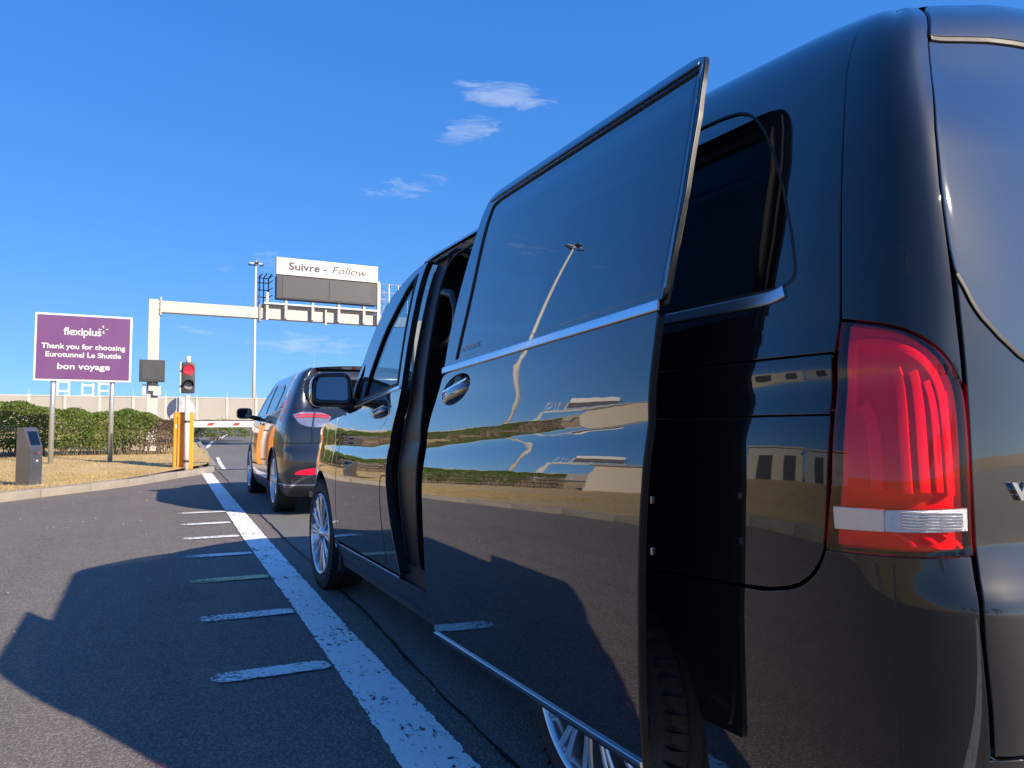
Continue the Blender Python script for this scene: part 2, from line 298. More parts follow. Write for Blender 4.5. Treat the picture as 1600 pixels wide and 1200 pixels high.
class Body:
    """left flank x = 0 (u = -y), wrapping round the rear (u > 0) and the nose (u < 0); the right half is its mirror about xc"""
    def __init__(s, head, phi, rear, front, zref, xc, shift=None, drop=None):
        h = mono(*head); s.U = np.arange(-5.4, 2.6, .005); s.H = np.radians(h(s.U)); i0 = int(np.argmin(abs(s.U)))
        s.X = np.concatenate([[0], np.cumsum((np.sin(s.H)[1:] + np.sin(s.H)[:-1]) / 2 * .005)]); s.X -= s.X[i0]
        s.Y = -np.concatenate([[0], np.cumsum((np.cos(s.H)[1:] + np.cos(s.H)[:-1]) / 2 * .005)]); s.Y -= s.Y[i0]
        ph = mono(*phi); s.Z = np.arange(phi[0][0], phi[0][-1] + .02, .002); s.XI = np.concatenate([[0], np.cumsum(np.tan(ph(s.Z))[1:] * .002)]); s.XI -= np.interp(zref, s.Z, s.XI)
        k = np.exp(-.5 * (np.arange(-70, 71) * .005 / .11) ** 2); k /= k.sum(); s.HS = np.convolve(np.pad(s.H, 70, 'edge'), k, 'valid')
        s.rear = mono(*rear); s.front = mono(*front); s.xc = xc; s.shift = shift; s.drop = drop
    def p(s, u, z, off=0.):
        u = np.asarray(u, float); z = np.asarray(z, float)
        H = np.interp(u, s.U, s.H); X = np.interp(u, s.U, s.X); Y = np.interp(u, s.U, s.Y)
        w = np.abs(H) / (math.pi / 2); w = w * w * (3 - 2 * w)
        zz = z - (s.shift(u, z) if s.shift else 0)
        end = np.where(u > 0, s.rear(z), s.front(z))
        ins = np.interp(zz, s.Z, s.XI) * (1 - w) + end * w - off
        kk = np.clip(ins / .14, 0, 1); kk = kk * kk * (3 - 2 * kk); D = H * (1 - kk) + np.interp(u, s.U, s.HS) * kk     # large insets turn the corner more gently
        return np.stack([X + np.cos(D) * ins, Y + np.sin(D) * ins, z + 0 * u - (s.drop(u, z) if s.drop else 0)], -1)
    def nrm(s, u, z):
        e = .004; a = s.p(np.asarray(u) + e, z) - s.p(np.asarray(u) - e, z); b_ = s.p(u, np.asarray(z) + e) - s.p(u, np.asarray(z) - e)
        n = np.cross(a, b_); return n / np.linalg.norm(n, axis=-1, keepdims=True)
    def ucentre(s, z, rear=True):
        us = np.linspace(.5, 2.55, 800) if rear else np.linspace(-3, -5.35, 800)
        x = s.p(us, np.full(800, z))[:, 0]; i = int(np.argmax(x > s.xc)); return float(us[i])
def resample(poly, du, dz):
    out = []
    for (a, b_) in zip(poly, poly[1:] + poly[:1]):
        n = max(1, int(math.ceil(max(abs(b_[0] - a[0]) / du, abs(b_[1] - a[1]) / dz))))
        out += [(a[0] + (b_[0] - a[0]) * i / n, a[1] + (b_[1] - a[1]) * i / n) for i in range(n)]
    return out
def inpoly(poly, U, Z):
    r = np.zeros(U.shape, bool); P_ = np.array(poly); Q = np.roll(P_, -1, 0)
    for (x1, y1), (x2, y2) in zip(P_, Q):
        if y1 == y2: continue
        c = ((y1 > Z) != (y2 > Z)) & (U < (x2 - x1) * (Z - y1) / (y2 - y1) + x1); r ^= c
    return r
def rounded(poly, rads, n=6):
    """polygon with rounded corners; rads: one radius or a list"""
    out = []; N = len(poly)
    for i in range(N):
        r = rads[i] if isinstance(rads, (list, tuple)) else rads
        p0, p1, p2 = Vector(poly[i - 1]), Vector(poly[i]), Vector(poly[(i + 1) % N])
        if r <= 0: out.append(tuple(p1)); continue
        a = (p0 - p1); b_ = (p2 - p1); ra = min(r, a.length * .45, b_.length * .45); A = p1 + a.normalized() * ra; B = p1 + b_.normalized() * ra
        for k in range(n + 1):
            t = k / n; out.append(tuple(A * (1 - t) ** 2 + p1 * 2 * t * (1 - t) + B * t * t))
    return out
def soften(P_, closed=True, it=2):
    """cuts the gentle corners of an outline; sharp corners stay"""
    P_ = [Vector(q_) for q_ in P_]
    for _ in range(it):
        out = []; N = len(P_)
        for i in range(N):
            if not closed and i in (0, N - 1): out.append(P_[i]); continue
            a = P_[i - 1] - P_[i]; b_ = P_[(i + 1) % N] - P_[i]
            if a.length < 1e-6 or b_.length < 1e-6: continue
            t = math.degrees(math.pi - a.angle(b_))
            if 9 < t < 68: out += [P_[i] + a * min(.25, .04 / a.length), P_[i] + b_ * min(.25, .04 / b_.length)]
            else: out.append(P_[i])
        P_ = out
    return [tuple(q_) for q_ in P_]
def panel(body, name, poly, mat, parent, holes=(), off=0., flange=.022, du=.06, dz=.016, mirror=False, both=False, loc=None, disp=None, fmat=None):
    """a sheet of body surface with its outline in (u, z), true normals and a turned-in edge"""
    poly = soften(poly) if len(poly) < 70 else list(poly); holes = [soften(h_) if len(h_) < 70 else h_ for h_ in holes]
    loops = [resample(list(l), du, dz) for l in (poly, *holes)]
    pts = []; edges = []
    for l in loops:
        k = len(pts); pts += l; edges += [(k + i, k + (i + 1) % len(l)) for i in range(len(l))]
    A = np.array(poly); gu, gz = np.meshgrid(np.arange(A[:, 0].min() + du / 2, A[:, 0].max(), du), np.arange(A[:, 1].min() + dz / 2, A[:, 1].max(), dz))
    gu = gu.ravel(); gz = gz.ravel(); ok = inpoly(poly, gu, gz)
    for h in holes: ok &= ~inpoly(h, gu, gz)
    L = np.array(pts)
    gu = gu[ok]; gz = gz[ok]
    if len(gu):
        d = np.min(np.hypot((gu[:, None] - L[None, :, 0]) / du, (gz[:, None] - L[None, :, 1]) / dz), 1); gu = gu[d > .45]; gz = gz[d > .45]
    allp = pts + list(zip(gu, gz)); k = dz / du
    co, ed, fa, ov, oe, of = delaunay_2d_cdt([Vector((p_[0] * k, p_[1])) for p_ in allp], edges, [], 0, 1e-7)
    UZ = np.array([(c.x / k, c.y) for c in co]); F = np.array([f for f in fa if len(f) == 3]); ctr = UZ[F].mean(1); ok = inpoly(poly, ctr[:, 0], ctr[:, 1])
    for h in holes: ok &= ~inpoly(h, ctr[:, 0], ctr[:, 1])
    F = F[ok]
    o_ = off if disp is None else off + disp(UZ[:, 0], UZ[:, 1])
    V = body.p(UZ[:, 0], UZ[:, 1], o_); N = body.nrm(UZ[:, 0], UZ[:, 1])
    # make every face look the way the surface normal does
    fn = np.cross(V[F[:, 1]] - V[F[:, 0]], V[F[:, 2]] - V[F[:, 0]]); flip = (fn * N[F[:, 0]]).sum(1) < 0; F[flip] = F[flip][:, ::-1]
    F = F.tolist(); V = V.tolist(); NN = N.tolist(); nskin = len(F)
    if flange:
        for li, l in enumerate(loops):
            a = np.array(l); n_ = len(l); P0 = body.p(a[:, 0], a[:, 1], off); P1 = body.p(a[:, 0], a[:, 1], off - flange); nn = body.nrm(a[:, 0], a[:, 1])
            t = np.roll(P0, -1, 0) - np.roll(P0, 1, 0); sd = np.cross(t, nn); sd /= np.linalg.norm(sd, axis=1, keepdims=True) + 1e-9
            area = sum(l[i][0] * l[(i + 1) % n_][1] - l[(i + 1) % n_][0] * l[i][1] for i in range(n_))
            s_ = (1 if area > 0 else -1) * (1 if li == 0 else -1)
            tst = body.p(a[:1, 0], a[:1, 1]); sd = sd * s_
            PB = P0 + sd * .0025 - nn * .0025; P1 = P1 + sd * .0025; mb = sd
            k0 = len(V); V += P0.tolist() + PB.tolist() + P1.tolist(); NN += nn.tolist() + mb.tolist() + sd.tolist()
            for i in range(n_):
                j = (i + 1) % n_
                for lv in (0, 1):
                    qd = [k0 + lv * n_ + i, k0 + lv * n_ + j, k0 + (lv + 1) * n_ + j, k0 + (lv + 1) * n_ + i]
                    e1 = np.array(V[qd[1]]) - np.array(V[qd[0]]); e2 = np.array(V[qd[3]]) - np.array(V[qd[0]])
                    if np.dot(np.cross(e1, e2), sd[i] + nn[i]) < 0: qd = qd[::-1]
                    F.append(qd)
    V = np.array(V); NN = np.array(NN)
    def mir(V_, N_): V2 = V_.copy(); V2[:, 0] = 2 * body.xc - V2[:, 0]; N2 = N_.copy(); N2[:, 0] *= -1; return V2, N2, [f[::-1] for f in F]
    if both:
        V2, N2, F2 = mir(V, NN); kk = len(V); return mobj(name, np.vstack([V, V2]), F + [[i + kk for i in f] for f in F2], mat, parent, normals=np.vstack([NN, N2]), loc=loc)
    mk = dict(mats=[mat, fmat], fmat=[0] * nskin + [1] * (len(F) - nskin)) if fmat else {}
    if mirror: V2, N2, F2 = mir(V, NN); return mobj(name, V2, F2, mat, parent, normals=N2, loc=loc, **mk)
    return mobj(name, V, F, mat, parent, normals=NN, loc=loc, **mk)
def strip(body, name, line, h, mat, parent, off=.002, th=.007, mirror=False, loc=None):
    """a rounded moulding that follows a line (u, z) on the body"""
    line = soften(line[:-1], True) + soften(line[:-1], True)[:1] if tuple(line[0]) == tuple(line[-1]) else soften(line, False)
    L = []
    for a, b_ in zip(line, line[1:]):
        n = max(1, int(math.hypot(b_[0] - a[0], b_[1] - a[1]) / .03)); L += [(a[0] + (b_[0] - a[0]) * i / n, a[1] + (b_[1] - a[1]) * i / n) for i in range(n)]
    L.append(line[-1]); L = np.array(L); n = len(L); t = np.gradient(L, axis=0); t /= np.linalg.norm(t, axis=1, keepdims=True) + 1e-9; nv = np.stack([-t[:, 1], t[:, 0]], 1)
    prof = [(-.5, -.6), (-.5, .6), (-.4, .95), (0, 1), (.4, .95), (.5, .6), (.5, -.6)]; V = []
    for i, (a, o_) in enumerate(prof):
        q_ = L + nv * a * h; V.append(body.p(q_[:, 0], q_[:, 1], off + o_ * th * .5))
    V = np.array(V); M_ = len(prof); vs = V.transpose(1, 0, 2).reshape(-1, 3); fs = [(i * M_ + j, i * M_ + j + 1, (i + 1) * M_ + j + 1, (i + 1) * M_ + j) for i in range(n - 1) for j in range(M_ - 1)]
    fs += [tuple(range(M_)), tuple((n - 1) * M_ + j for j in range(M_))[::-1]]
    if mirror: vs = vs.copy(); vs[:, 0] = 2 * body.xc - vs[:, 0]
    return autosm(mobj(name, vs, fs, mat, parent, loc=loc), 24)
def grid(name, P_, mat, parent, loc=None, smooth=True):
    P_ = np.asarray(P_); a, b_ = P_.shape[:2]; o = mobj(name, P_.reshape(-1, 3), [(i * b_ + j, i * b_ + j + 1, (i + 1) * b_ + j + 1, (i + 1) * b_ + j) for i in range(a - 1) for j in range(b_ - 1)], mat, parent, loc=loc)
    return autosm(o, 35) if smooth else o
def dome(body, name, u0, z0, a, b_, h, base, slope, mat, parent, mirror=False, loc=None, ex=.5):
    """a softly domed oval grip lying on the body"""
    n = 40; vs = []; fs = []; rs = [1, .97, .9, .78, .6, .4, .2, .02]
    for r_ in rs:
        for k in range(n):
            t = 2 * math.pi * k / n; cu = math.copysign(abs(math.cos(t)) ** .8, math.cos(t)) * a * r_; cz = math.copysign(abs(math.sin(t)) ** .8, math.sin(t)) * b_ * r_
            vs.append(body.p(u0 + cu, z0 + cz + slope * cu, base + h * max(0, 1 - r_ * r_) ** ex))
    for i in range(len(rs) - 1):
        for k in range(n): fs.append((i * n + k, i * n + (k + 1) % n, (i + 1) * n + (k + 1) % n, (i + 1) * n + k))
    vs = np.array(vs)
    if mirror: vs[:, 0] = 2 * body.xc - vs[:, 0]
    return autosm(mobj(name, vs, fs, mat, parent, loc=loc), 60)
simple('mirror_glass', (.16, .18, .20), .02, 1, var=.03)
simple('black_edge', (.003, .003, .004), .35, var=.2)
simple('soft_chrome', (.62, .65, .70), .30, 1, var=.05)
glass('car_glass', (.10, .13, .14), 1.5)
simple('lamp_grey', (.30, .33, .42), .2, .5, var=.3, scale=60, bump=.4)

# ================================================================== THE SETTING
def hroad(y):
    y = np.asarray(y, float); t = np.clip(y - 21, 0, 45); return .0367 * t * np.clip(t / 4, 0, 1)
XS = np.array([-3000, -900, -300, -120, -60, -30, -15, 0, 15, 30, 60, 120, 300, 900, 3000.]); YS = np.array([-3000, -900, -300, -120, -60, -30, 0, 15, 21, 22, 23, 24, 26, 30, 40, 50, 60, 66, 70, 120, 300, 900, 3000.])
gx, gy = np.meshgrid(XS, YS, indexing='ij'); tag(grid('ground', np.stack([gx, gy, hroad(gy) - .03], -1), 'dry_lawn', None), kind='structure')
XS = np.linspace(-38, 45, 30); YS = np.concatenate([np.linspace(-55, 18, 24), np.arange(19, 27, 1.), np.linspace(28, 59, 14)])
gx, gy = np.meshgrid(XS, YS, indexing='ij'); tag(grid('road', np.stack([gx, gy, hroad(gy)], -1), 'asphalt', None), kind='structure')
# the van's lane: an older, paler strip of asphalt with an open tar joint along it
def lane_edge(y): return np.interp(y, [-8, .7, 2.6, 6, 16.5, 60], [-.06, .01, .11, .21, .62, 1.6])
YS = np.concatenate([np.linspace(-8, 20, 57), np.arange(21, 27, 1.), np.linspace(28, 58, 12)])
lp = []
for y in YS:
    e = float(lane_edge(y)) + .004 * math.sin(y * 3.3) + .003 * math.sin(y * 11); lp.append([(e + 3.5 * t, y, float(hroad(y)) + .004) for t in np.linspace(0, 1, 6)])
tag(grid('lane', np.array(lp), 'asphalt_lane', None), kind='structure')
YS2 = np.arange(-6, 17, .11); jt = []
for y in YS2:
    e = float(lane_edge(y)) + .004 * math.sin(y * 3.3) + .003 * math.sin(y * 11); w = .004 + .005 * random.random(); c = random.uniform(-.004, .004); jt.append([(e - w + c, y, .008), (e + w + c, y, .008)])
tag(grid('tar_joint', np.array(jt), 'seal_rubber', None), kind='structure')
# painted markings
def marking(name, L, Rr, mat, n=2, wear=None, z=.008):
    """a painted band between two polylines, with the distance to its edges in the uv for the wear"""
    vs = []; uv = []; fs = []; W = 7
    for i, (a, b_) in enumerate(zip(L, Rr)):
        for j in range(W):
            t = j / (W - 1); x = a[0] + (b_[0] - a[0]) * t; y = a[1] + (b_[1] - a[1]) * t
            vs.append((x, y, float(hroad(y)) + z)); e = 1 - abs(2 * t - 1)
            if i in (0, len(L) - 1): e = 0
            uv.append((e, 0 if wear is None else wear(i / (len(L) - 1), t)))
    for i in range(len(L) - 1):
        for j in range(W - 1): fs.append((i * W + j, i * W + j + 1, (i + 1) * W + j + 1, (i + 1) * W + j))
    return mobj(name, vs, fs, mat, None, uvs=uv)
yy = np.concatenate([np.linspace(-7, 16.3, 95)])
lx = np.interp(yy, [-7, .58, 2.58, 5.7, 16.4], [-.52, -.30, -.232, -.155, .215]); rx = np.interp(yy, [-7, .47, 2.48, 5.7, 16.3], [-.31, -.083, -.045, .055, .44])
tag(marking('painted_line', list(zip(lx, yy)), list(zip(rx, yy)), 'road_white'), 'long worn white line along the left of the van', 'road marking', kind='structure')
for i, (x, y, xr, w) in enumerate([(-.75, 1.66, -.27, .13), (-.725, 2.68, -.24, .13), (-.71, 3.74, -.21, .13), (-.69, 4.78, -.185, .13), (-.655, 5.83, -.165, .14), (-.635, 6.92, -.13, .15), (-.61, 8.06, .05, .15)]):
    xs = np.linspace(x, xr, 9); sk = .045
    lo = [(a, y - w / 2 + sk * (x - a)) for a in xs]; hi = [(a, y + w / 2 + sk * (x - a)) for a in xs]
    tag(marking('painted_tick', hi, lo, 'road_yellow' if i == 2 else 'road_white_thin', wear=lambda s, t: max(0, 1 - s * 2.0) * .7), kind='structure')
tag(marking('painted_line', [(1.12, 28.), (1.7, 33), (3.4, 42)], [(1.26, 28.), (1.86, 33), (3.65, 42)], 'road_white_thin'), kind='structure')
tag(marking('painted_line', [(.55, 12.8), (3.4, 12.7)], [(.55, 12.62), (3.4, 12.52)], 'road_white_thin'), kind='structure')
tag(marking('painted_line', [(.78, 17.6), (.98, 21), (1.15, 24)], [(.9, 17.6), (1.1, 21), (1.27, 24)], 'road_white_thin'), kind='structure')
# loose grit and pale bits on the asphalt near the camera
bits = MB()
for i in range(110):
    x = random.uniform(-3.8, .1) if random.random() < .8 else random.uniform(.1, 3); y = random.uniform(.4, 13); s = random.uniform(.003, .009) * (1 + .05 * y)
    a = random.random() * 6; bits.add([(x + s * 1.6 * math.cos(a), y + s * 1.6 * math.sin(a), .009), (x + s * math.cos(a + 2), y + s * math.sin(a + 2), .009), (x + s * math.cos(a + 4.2), y + s * math.sin(a + 4.2), .009), (x, y, .009 + s * .8)], [(0, 1, 3), (1, 2, 3), (2, 0, 3)])
tag(bits.build('grit', 'kerb_stone'), 'pale grit and leaf bits scattered on the asphalt', 'grit', kind='stuff')

# ---- kerb and dry lawn
KERB = [(-6.2, -24), (-5.4, -10), (-4.9, -2), (-4.55, 3), (-4.1, 7), (-3.45, 9.4), (-2.75, 10.8), (-1.87, 12.0), (-1.13, 13.15), (-.52, 14.5), (-.12, 15.4), (.22, 16.05), (.48, 16.75), (.62, 17.5), (.80, 20.5), (.98, 25), (1.25, 33), (1.9, 44)]
def smooth_line(P_, step):
    P_ = [Vector(p) for p in P_]; out = []
    for i in range(len(P_) - 1):
        p0, p1, p2, p3 = P_[max(i - 1, 0)], P_[i], P_[i + 1], P_[min(i + 2, len(P_) - 1)]
        n = max(2, int((p2 - p1).length / .05))
        for k in range(n):
            t = k / n; out.append(.5 * ((2 * p1) + (p2 - p0) * t + (2 * p0 - 5 * p1 + 4 * p2 - p3) * t * t + (3 * p1 - p0 - 3 * p2 + p3) * t ** 3))
    out.append(P_[-1]); res = [out[0]]; acc = 0
    for a, b_ in zip(out, out[1:]):
        acc += (b_ - a).length
        if acc >= step: res.append(b_); acc = 0
    return res
KL = smooth_line(KERB, 1.0)
kerb = bpy.data.objects.new('kerb', None); C.objects.link(kerb); kerb['kind'] = 'structure'
ks = {}
for a, b_ in zip(KL, KL[1:]):
    d_ = b_ - a; L_ = round(d_.length - .012, 2)
    if L_ not in ks:
        o = MB().box(0, L_, 0, .16, -.2, .13, .018).build('kerb_stone', 'kerb_stone'); ks[L_] = o.data; o.parent = kerb; autosm(o, 30)
    else: o = bpy.data.objects.new('kerb_stone', ks[L_]); C.objects.link(o); o.parent = kerb
    o.location = (a.x, a.y, float(hroad((a.y + b_.y) / 2)) + random.uniform(-.006, .006)); o.rotation_euler = (0, -math.atan2(float(hroad(b_.y) - hroad(a.y)), d_.length), math.atan2(d_.y, d_.x))
def inset_line(P_, w):
    out = []
    for i, p in enumerate(P_):
        t = (P_[min(i + 1, len(P_) - 1)] - P_[max(i - 1, 0)]).normalized(); out.append(p + Vector((-t.y, t.x)) * w)
    return out
LK = inset_line(KL, .14)
def hlawn(x, y):
    x = np.asarray(x, float); y = np.asarray(y, float); d = np.maximum(.02 * np.clip(y - 13, 0, 11), .02 * np.clip(-x - 5.2, 0, 12))
    b_ = np.maximum(.118 + d, hroad(y) + .12); return b_ + .012 * np.sin(x * 1.7 + 1) * np.sin(y * 1.3)
poly = [tuple(p) for p in LK] + [(-3, 44), (-20, 44), (-45, 44), (-45, 10), (-45, -24)]
gu, gz = np.meshgrid(np.arange(-44, 2, .8), np.arange(-23.5, 44, .8)); gu = gu.ravel() + rng.uniform(-.2, .2, gu.size); gz = gz.ravel() + rng.uniform(-.2, .2, gz.size); ok = inpoly(poly, gu, gz)
ed = [(i, (i + 1) % len(poly)) for i in range(len(poly))]
co, _, fa, _, _, _ = delaunay_2d_cdt([Vector(p) for p in poly + list(zip(gu[ok], gz[ok]))], ed, [], 0, 1e-6)
UZ = np.array([tuple(c) for c in co]); F = np.array([f for f in fa]); ct = UZ[F].mean(1); F = F[inpoly(poly, ct[:, 0], ct[:, 1])]
tag(mobj('lawn', np.column_stack([UZ, hlawn(UZ[:, 0], UZ[:, 1])]), F.tolist(), 'dry_lawn', None, smooth=True), kind='structure')
# dry blades on the part of the lawn in view
gb = MB(); cnt = 0
vs = []; fs = []
while cnt < 30000:
    x = random.uniform(-7, 1.0); y = random.uniform(9.5, 24) if cnt % 3 else random.uniform(9.5, 15)
    if cnt > 22000: x = random.uniform(-12, -4.6); y = random.uniform(1, 12)
    if not (inpoly(poly, np.array([x]), np.array([y]))[0]): continue
    h = random.uniform(.015, .06); a = random.random() * 6.283; w = .006; z = float(hlawn(x, y)) - .004; k = len(vs); lx_ = random.uniform(-.04, .04); ly_ = random.uniform(-.04, .04)
    vs += [(x - w * math.cos(a), y - w * math.sin(a), z), (x + w * math.cos(a), y + w * math.sin(a), z), (x + lx_, y + ly_, z + h)]; fs.append((k, k + 1, k + 2)); cnt += 1
tag(mobj('grass', vs, fs, 'dry_blade', None), 'short straw yellow grass blades on the lawn', 'grass', kind='stuff')

# ---- hedge
def leaf_cloud(pts, nrm_, size, spread=.9):
    n = len(pts); pts = np.asarray(pts); a = rng.normal(size=(n, 3)); a = a + np.asarray(nrm_) * spread; a /= np.linalg.norm(a, axis=1, keepdims=True)
    t = np.cross(a, rng.normal(size=(n, 3))); t /= np.linalg.norm(t, axis=1, keepdims=True); b_ = np.cross(a, t); s = (size * rng.uniform(.6, 1.35, n))[:, None]
    V = np.stack([pts - t * s * .5, pts + b_ * s * .28 - a * s * .08, pts + t * s * .5, pts - b_ * s * .28 - a * s * .08], 1).reshape(-1, 3); i = np.arange(n)[:, None] * 4
    return V, np.hstack([i, i + 1, i + 2, i + 3])
HP = smooth_line([(.02, 22.1), (-4.5, 22.5), (-8.5, 22.3), (-11, 21.2), (-12.4, 20.2)], .25)
hedge = thing('hedge', (0, 0, 0), 'long clipped green hedge with bare brown patches behind the purple sign', 'hedge')
def hedge_top(s): return 1.05 + .40 * min(1, s / 5.0) + .05 * math.sin(s * 2.1) + .04 * math.sin(s * 5.3 + 1) + .03 * math.sin(s * 11)
GP = []; GN = []; BP = []; BN = []; stems = MB()
nseg = len(HP)
for k in range(62000):
    i = random.random() * (nseg - 1.001); a = HP[int(i)]; b_ = HP[int(i) + 1]; f_ = i - int(i); c = a + (b_ - a) * f_; t = (b_ - a).normalized(); nn = Vector((t.y, -t.x)); nn = nn if nn.y < 0 or nn.x > .5 else -nn
    s = i * .25; H_ = hedge_top(s); th = random.uniform(-.15, 3.3); rr = 1 - abs(random.gauss(0, .13)); lump = 1 + .12 * math.sin(s * 3.1 + th * 2) + .08 * math.sin(s * 7.7 - th * 3)
    px = math.cos(th); pz = max(-.1, math.sin(th)); px = math.copysign(abs(px) ** .55, px); pz = abs(pz) ** .7
    off = px * .85 * rr * lump; z = .16 + pz * (H_ - .1) * (rr * .5 + .5) * (.94 + .06 * lump)
    if s < .8: off *= .4 + .75 * s; z *= .75 + .3 * s
    p = Vector((c.x, c.y)) - Vector((t.y, -t.x)) * 0 + nn * off; g0 = float(hlawn(p.x, p.y)); br = math.sin(s * 1.05 + 2.2) + .5 * math.sin(s * 2.9) + .35 * math.sin(s * 6.1) - 1.45 * (z - .35) + .3
    q_ = (p.x, p.y, g0 + z); qn = (nn.x * px, nn.y * px, pz)
    if br > random.gauss(.12, .22) and z < 1.05:
        if random.random() < .62: BP.append(q_); BN.append(qn)
    elif z > .16 or random.random() < .4: GP.append(q_); GN.append(qn)
V, F = leaf_cloud(GP, GN, .075); mobj('foliage', V, F.tolist(), 'hedge_leaf', hedge)
V, F = leaf_cloud(BP, BN, .06); mobj('dry_foliage', V, F.tolist(), 'brown_leaf', hedge)
for k in range(420):
    i = random.random() * (nseg - 1.001); c = HP[int(i)]; x = c.x + random.uniform(-.3, .3); y = c.y - random.uniform(.1, .78); g0 = float(hlawn(x, y)); h = random.uniform(.35, .85)
    stems.tube([(x, y, g0 - .05), (x + random.uniform(-.1, .1), y + random.uniform(-.1, .1), g0 + h * .5), (x + random.uniform(-.25, .25), y + random.uniform(-.2, .2), g0 + h)], [.012, .009, .004], 4)
stems.build('stems', 'stem', hedge)
shrub = thing('shrub', (1.9, 33, .6), 'low green shrub peeping over the barrier in front of the concrete wall', 'shrub')
sp_ = rng.normal(size=(2600, 3)); sp_ /= np.linalg.norm(sp_, axis=1, keepdims=True); rad = (1 - abs(rng.normal(0, .14, 2600)))[:, None] * (1 + .2 * np.sin(sp_[:, :1] * 7) * np.cos(sp_[:, 1:2] * 6)); pp = sp_ * rad * np.array([1.5, .8, .75]); pp[:, 2] = abs(pp[:, 2])
V, F = leaf_cloud(pp + np.array([0, 0, .05]), sp_, .09); mobj('foliage', V, F.tolist(), 'hedge_leaf', shrub); sb = MB()
for k in range(14): sb.tube([(random.uniform(-.3, .3), random.uniform(-.2, .2), -.1), (random.uniform(-1, 1), random.uniform(-.4, .4), .6)], [.02, .006], 5)
sb.build('stems', 'stem', shrub)

# ---- concrete panel wall far off, with its posts
wall = thing('concrete_wall', (0, 60, 1.4), 'long pale concrete panel wall beyond the barrier', 'wall')
pm = MB().box(0, 2.06, -.06, .06, 0, 1.98, .02); po = pm.build('panel', 'concrete_panel', wall); pmesh = po.data
cm = MB().box(-.09, .09, -.1, .1, 0, 2.12, .015).build('post', 'wall_post', wall); cmesh = cm.data; bm_ = MB().box(0, 2.06, -.075, .075, 1.98, 2.06).build('coping', 'wall_post', wall); bmesh_ = bm_.data
sk_ = MB().tube([(0, 0, 2.1), (0, 0, 2.55)], .022, 5).build('fence_pin', 'wall_post', wall)
for k in range(58):
    x = -28 + 2.2 * k
    for me, o0, dx in ((pmesh, po, .07), (cmesh, cm, 0), (bmesh_, bm_, .07), (sk_.data, sk_, 0)):
        o = o0 if k == 0 else bpy.data.objects.new(o0.name.split('.')[0], me)
        if k: C.objects.link(o); o.parent = wall
        o.location = (x - 22 + dx, random.uniform(-.02, .02), 0)
for i, (x0, x1, zt, kk) in enumerate([(-7.0, -6.23, 4.95, 4.05), (-5.31, -4.55, 4.7, 3.75), (-4.14, -3.37, 4.85, 4.1)]):
    f = MB()
    for x in (x0, x1): f.box(x - .07, x + .07, -.07, .07, 1.5, zt)
    f.box(x0 + .07, x1 - .07, -.05, .05, zt - .25, zt - .1); f.box(x0 + .07, x1 - .07, -.05, .05, kk - .08, kk + .06)
    tag(f.build('steel_frame', 'white_paint_metal', loc=(0, 66, 0)), ['leftmost white steel portal frame rising behind the concrete wall', 'middle white steel portal frame rising behind the concrete wall', 'rightmost white steel portal frame rising behind the concrete wall'][i], 'steel frame', 'white steel frames behind the wall')
an = thing('antenna_mast', (13, 66, 1.6), 'thin grey antenna mast above the dark car roof', 'antenna'); MB().tube([(0, 0, 0), (0, 0, 4.6), (0, 0, 6.6)], [.05, .035, .015], 6).build('pole', 'galvanised', an)
MB().tube([(-.12, 0, 5.0), (.12, 0, 5.0)], .02, 5).build('bracket', 'galvanised', an); MB().tube([(0, 0, 5.25), (.14, 0, 5.25)], .02, 5).build('bracket', 'galvanised', an)

# ---- tall floodlight masts
def mast(loc, label, h=16.4):
    o = thing('floodlight_mast', loc, label, 'lamp post', group='floodlight masts')
    MB().tube([(0, 0, 0), (0, 0, h * .5), (0, 0, h)], [.17, .125, .07], 12).build('pole', 'white_paint_metal', o, True)
    MB().box(-.56, .56, -.04, .04, h - .02, h + .08).build('crossarm', 'galvanised', o); MB().box(-.04, .04, -.46, .46, h + .085, h + .165).build('crossarm', 'galvanised', o)
    for x, y in ((-.85, 0), (.85, 0), (0, -.65), (0, .65)):
        L_ = MB().box(-.2, .2, -.14, .14, -.07, .05, .025).build('lamp_head', 'dark_steel', o, loc=(x * .62, y * .62, h - .14 if x else h - .03)); L_.rotation_euler = (.35 if y >= 0 else -.35, .25 if x < 0 else -.25, 0)
    return o
mast((8.3, 70, 1.62), 'tall pale floodlight mast left of the overhead gantry sign', 15.0)
mast((-16.2, 33, .3), 'tall pale floodlight mast mirrored in the window of the sliding door', 17.5)

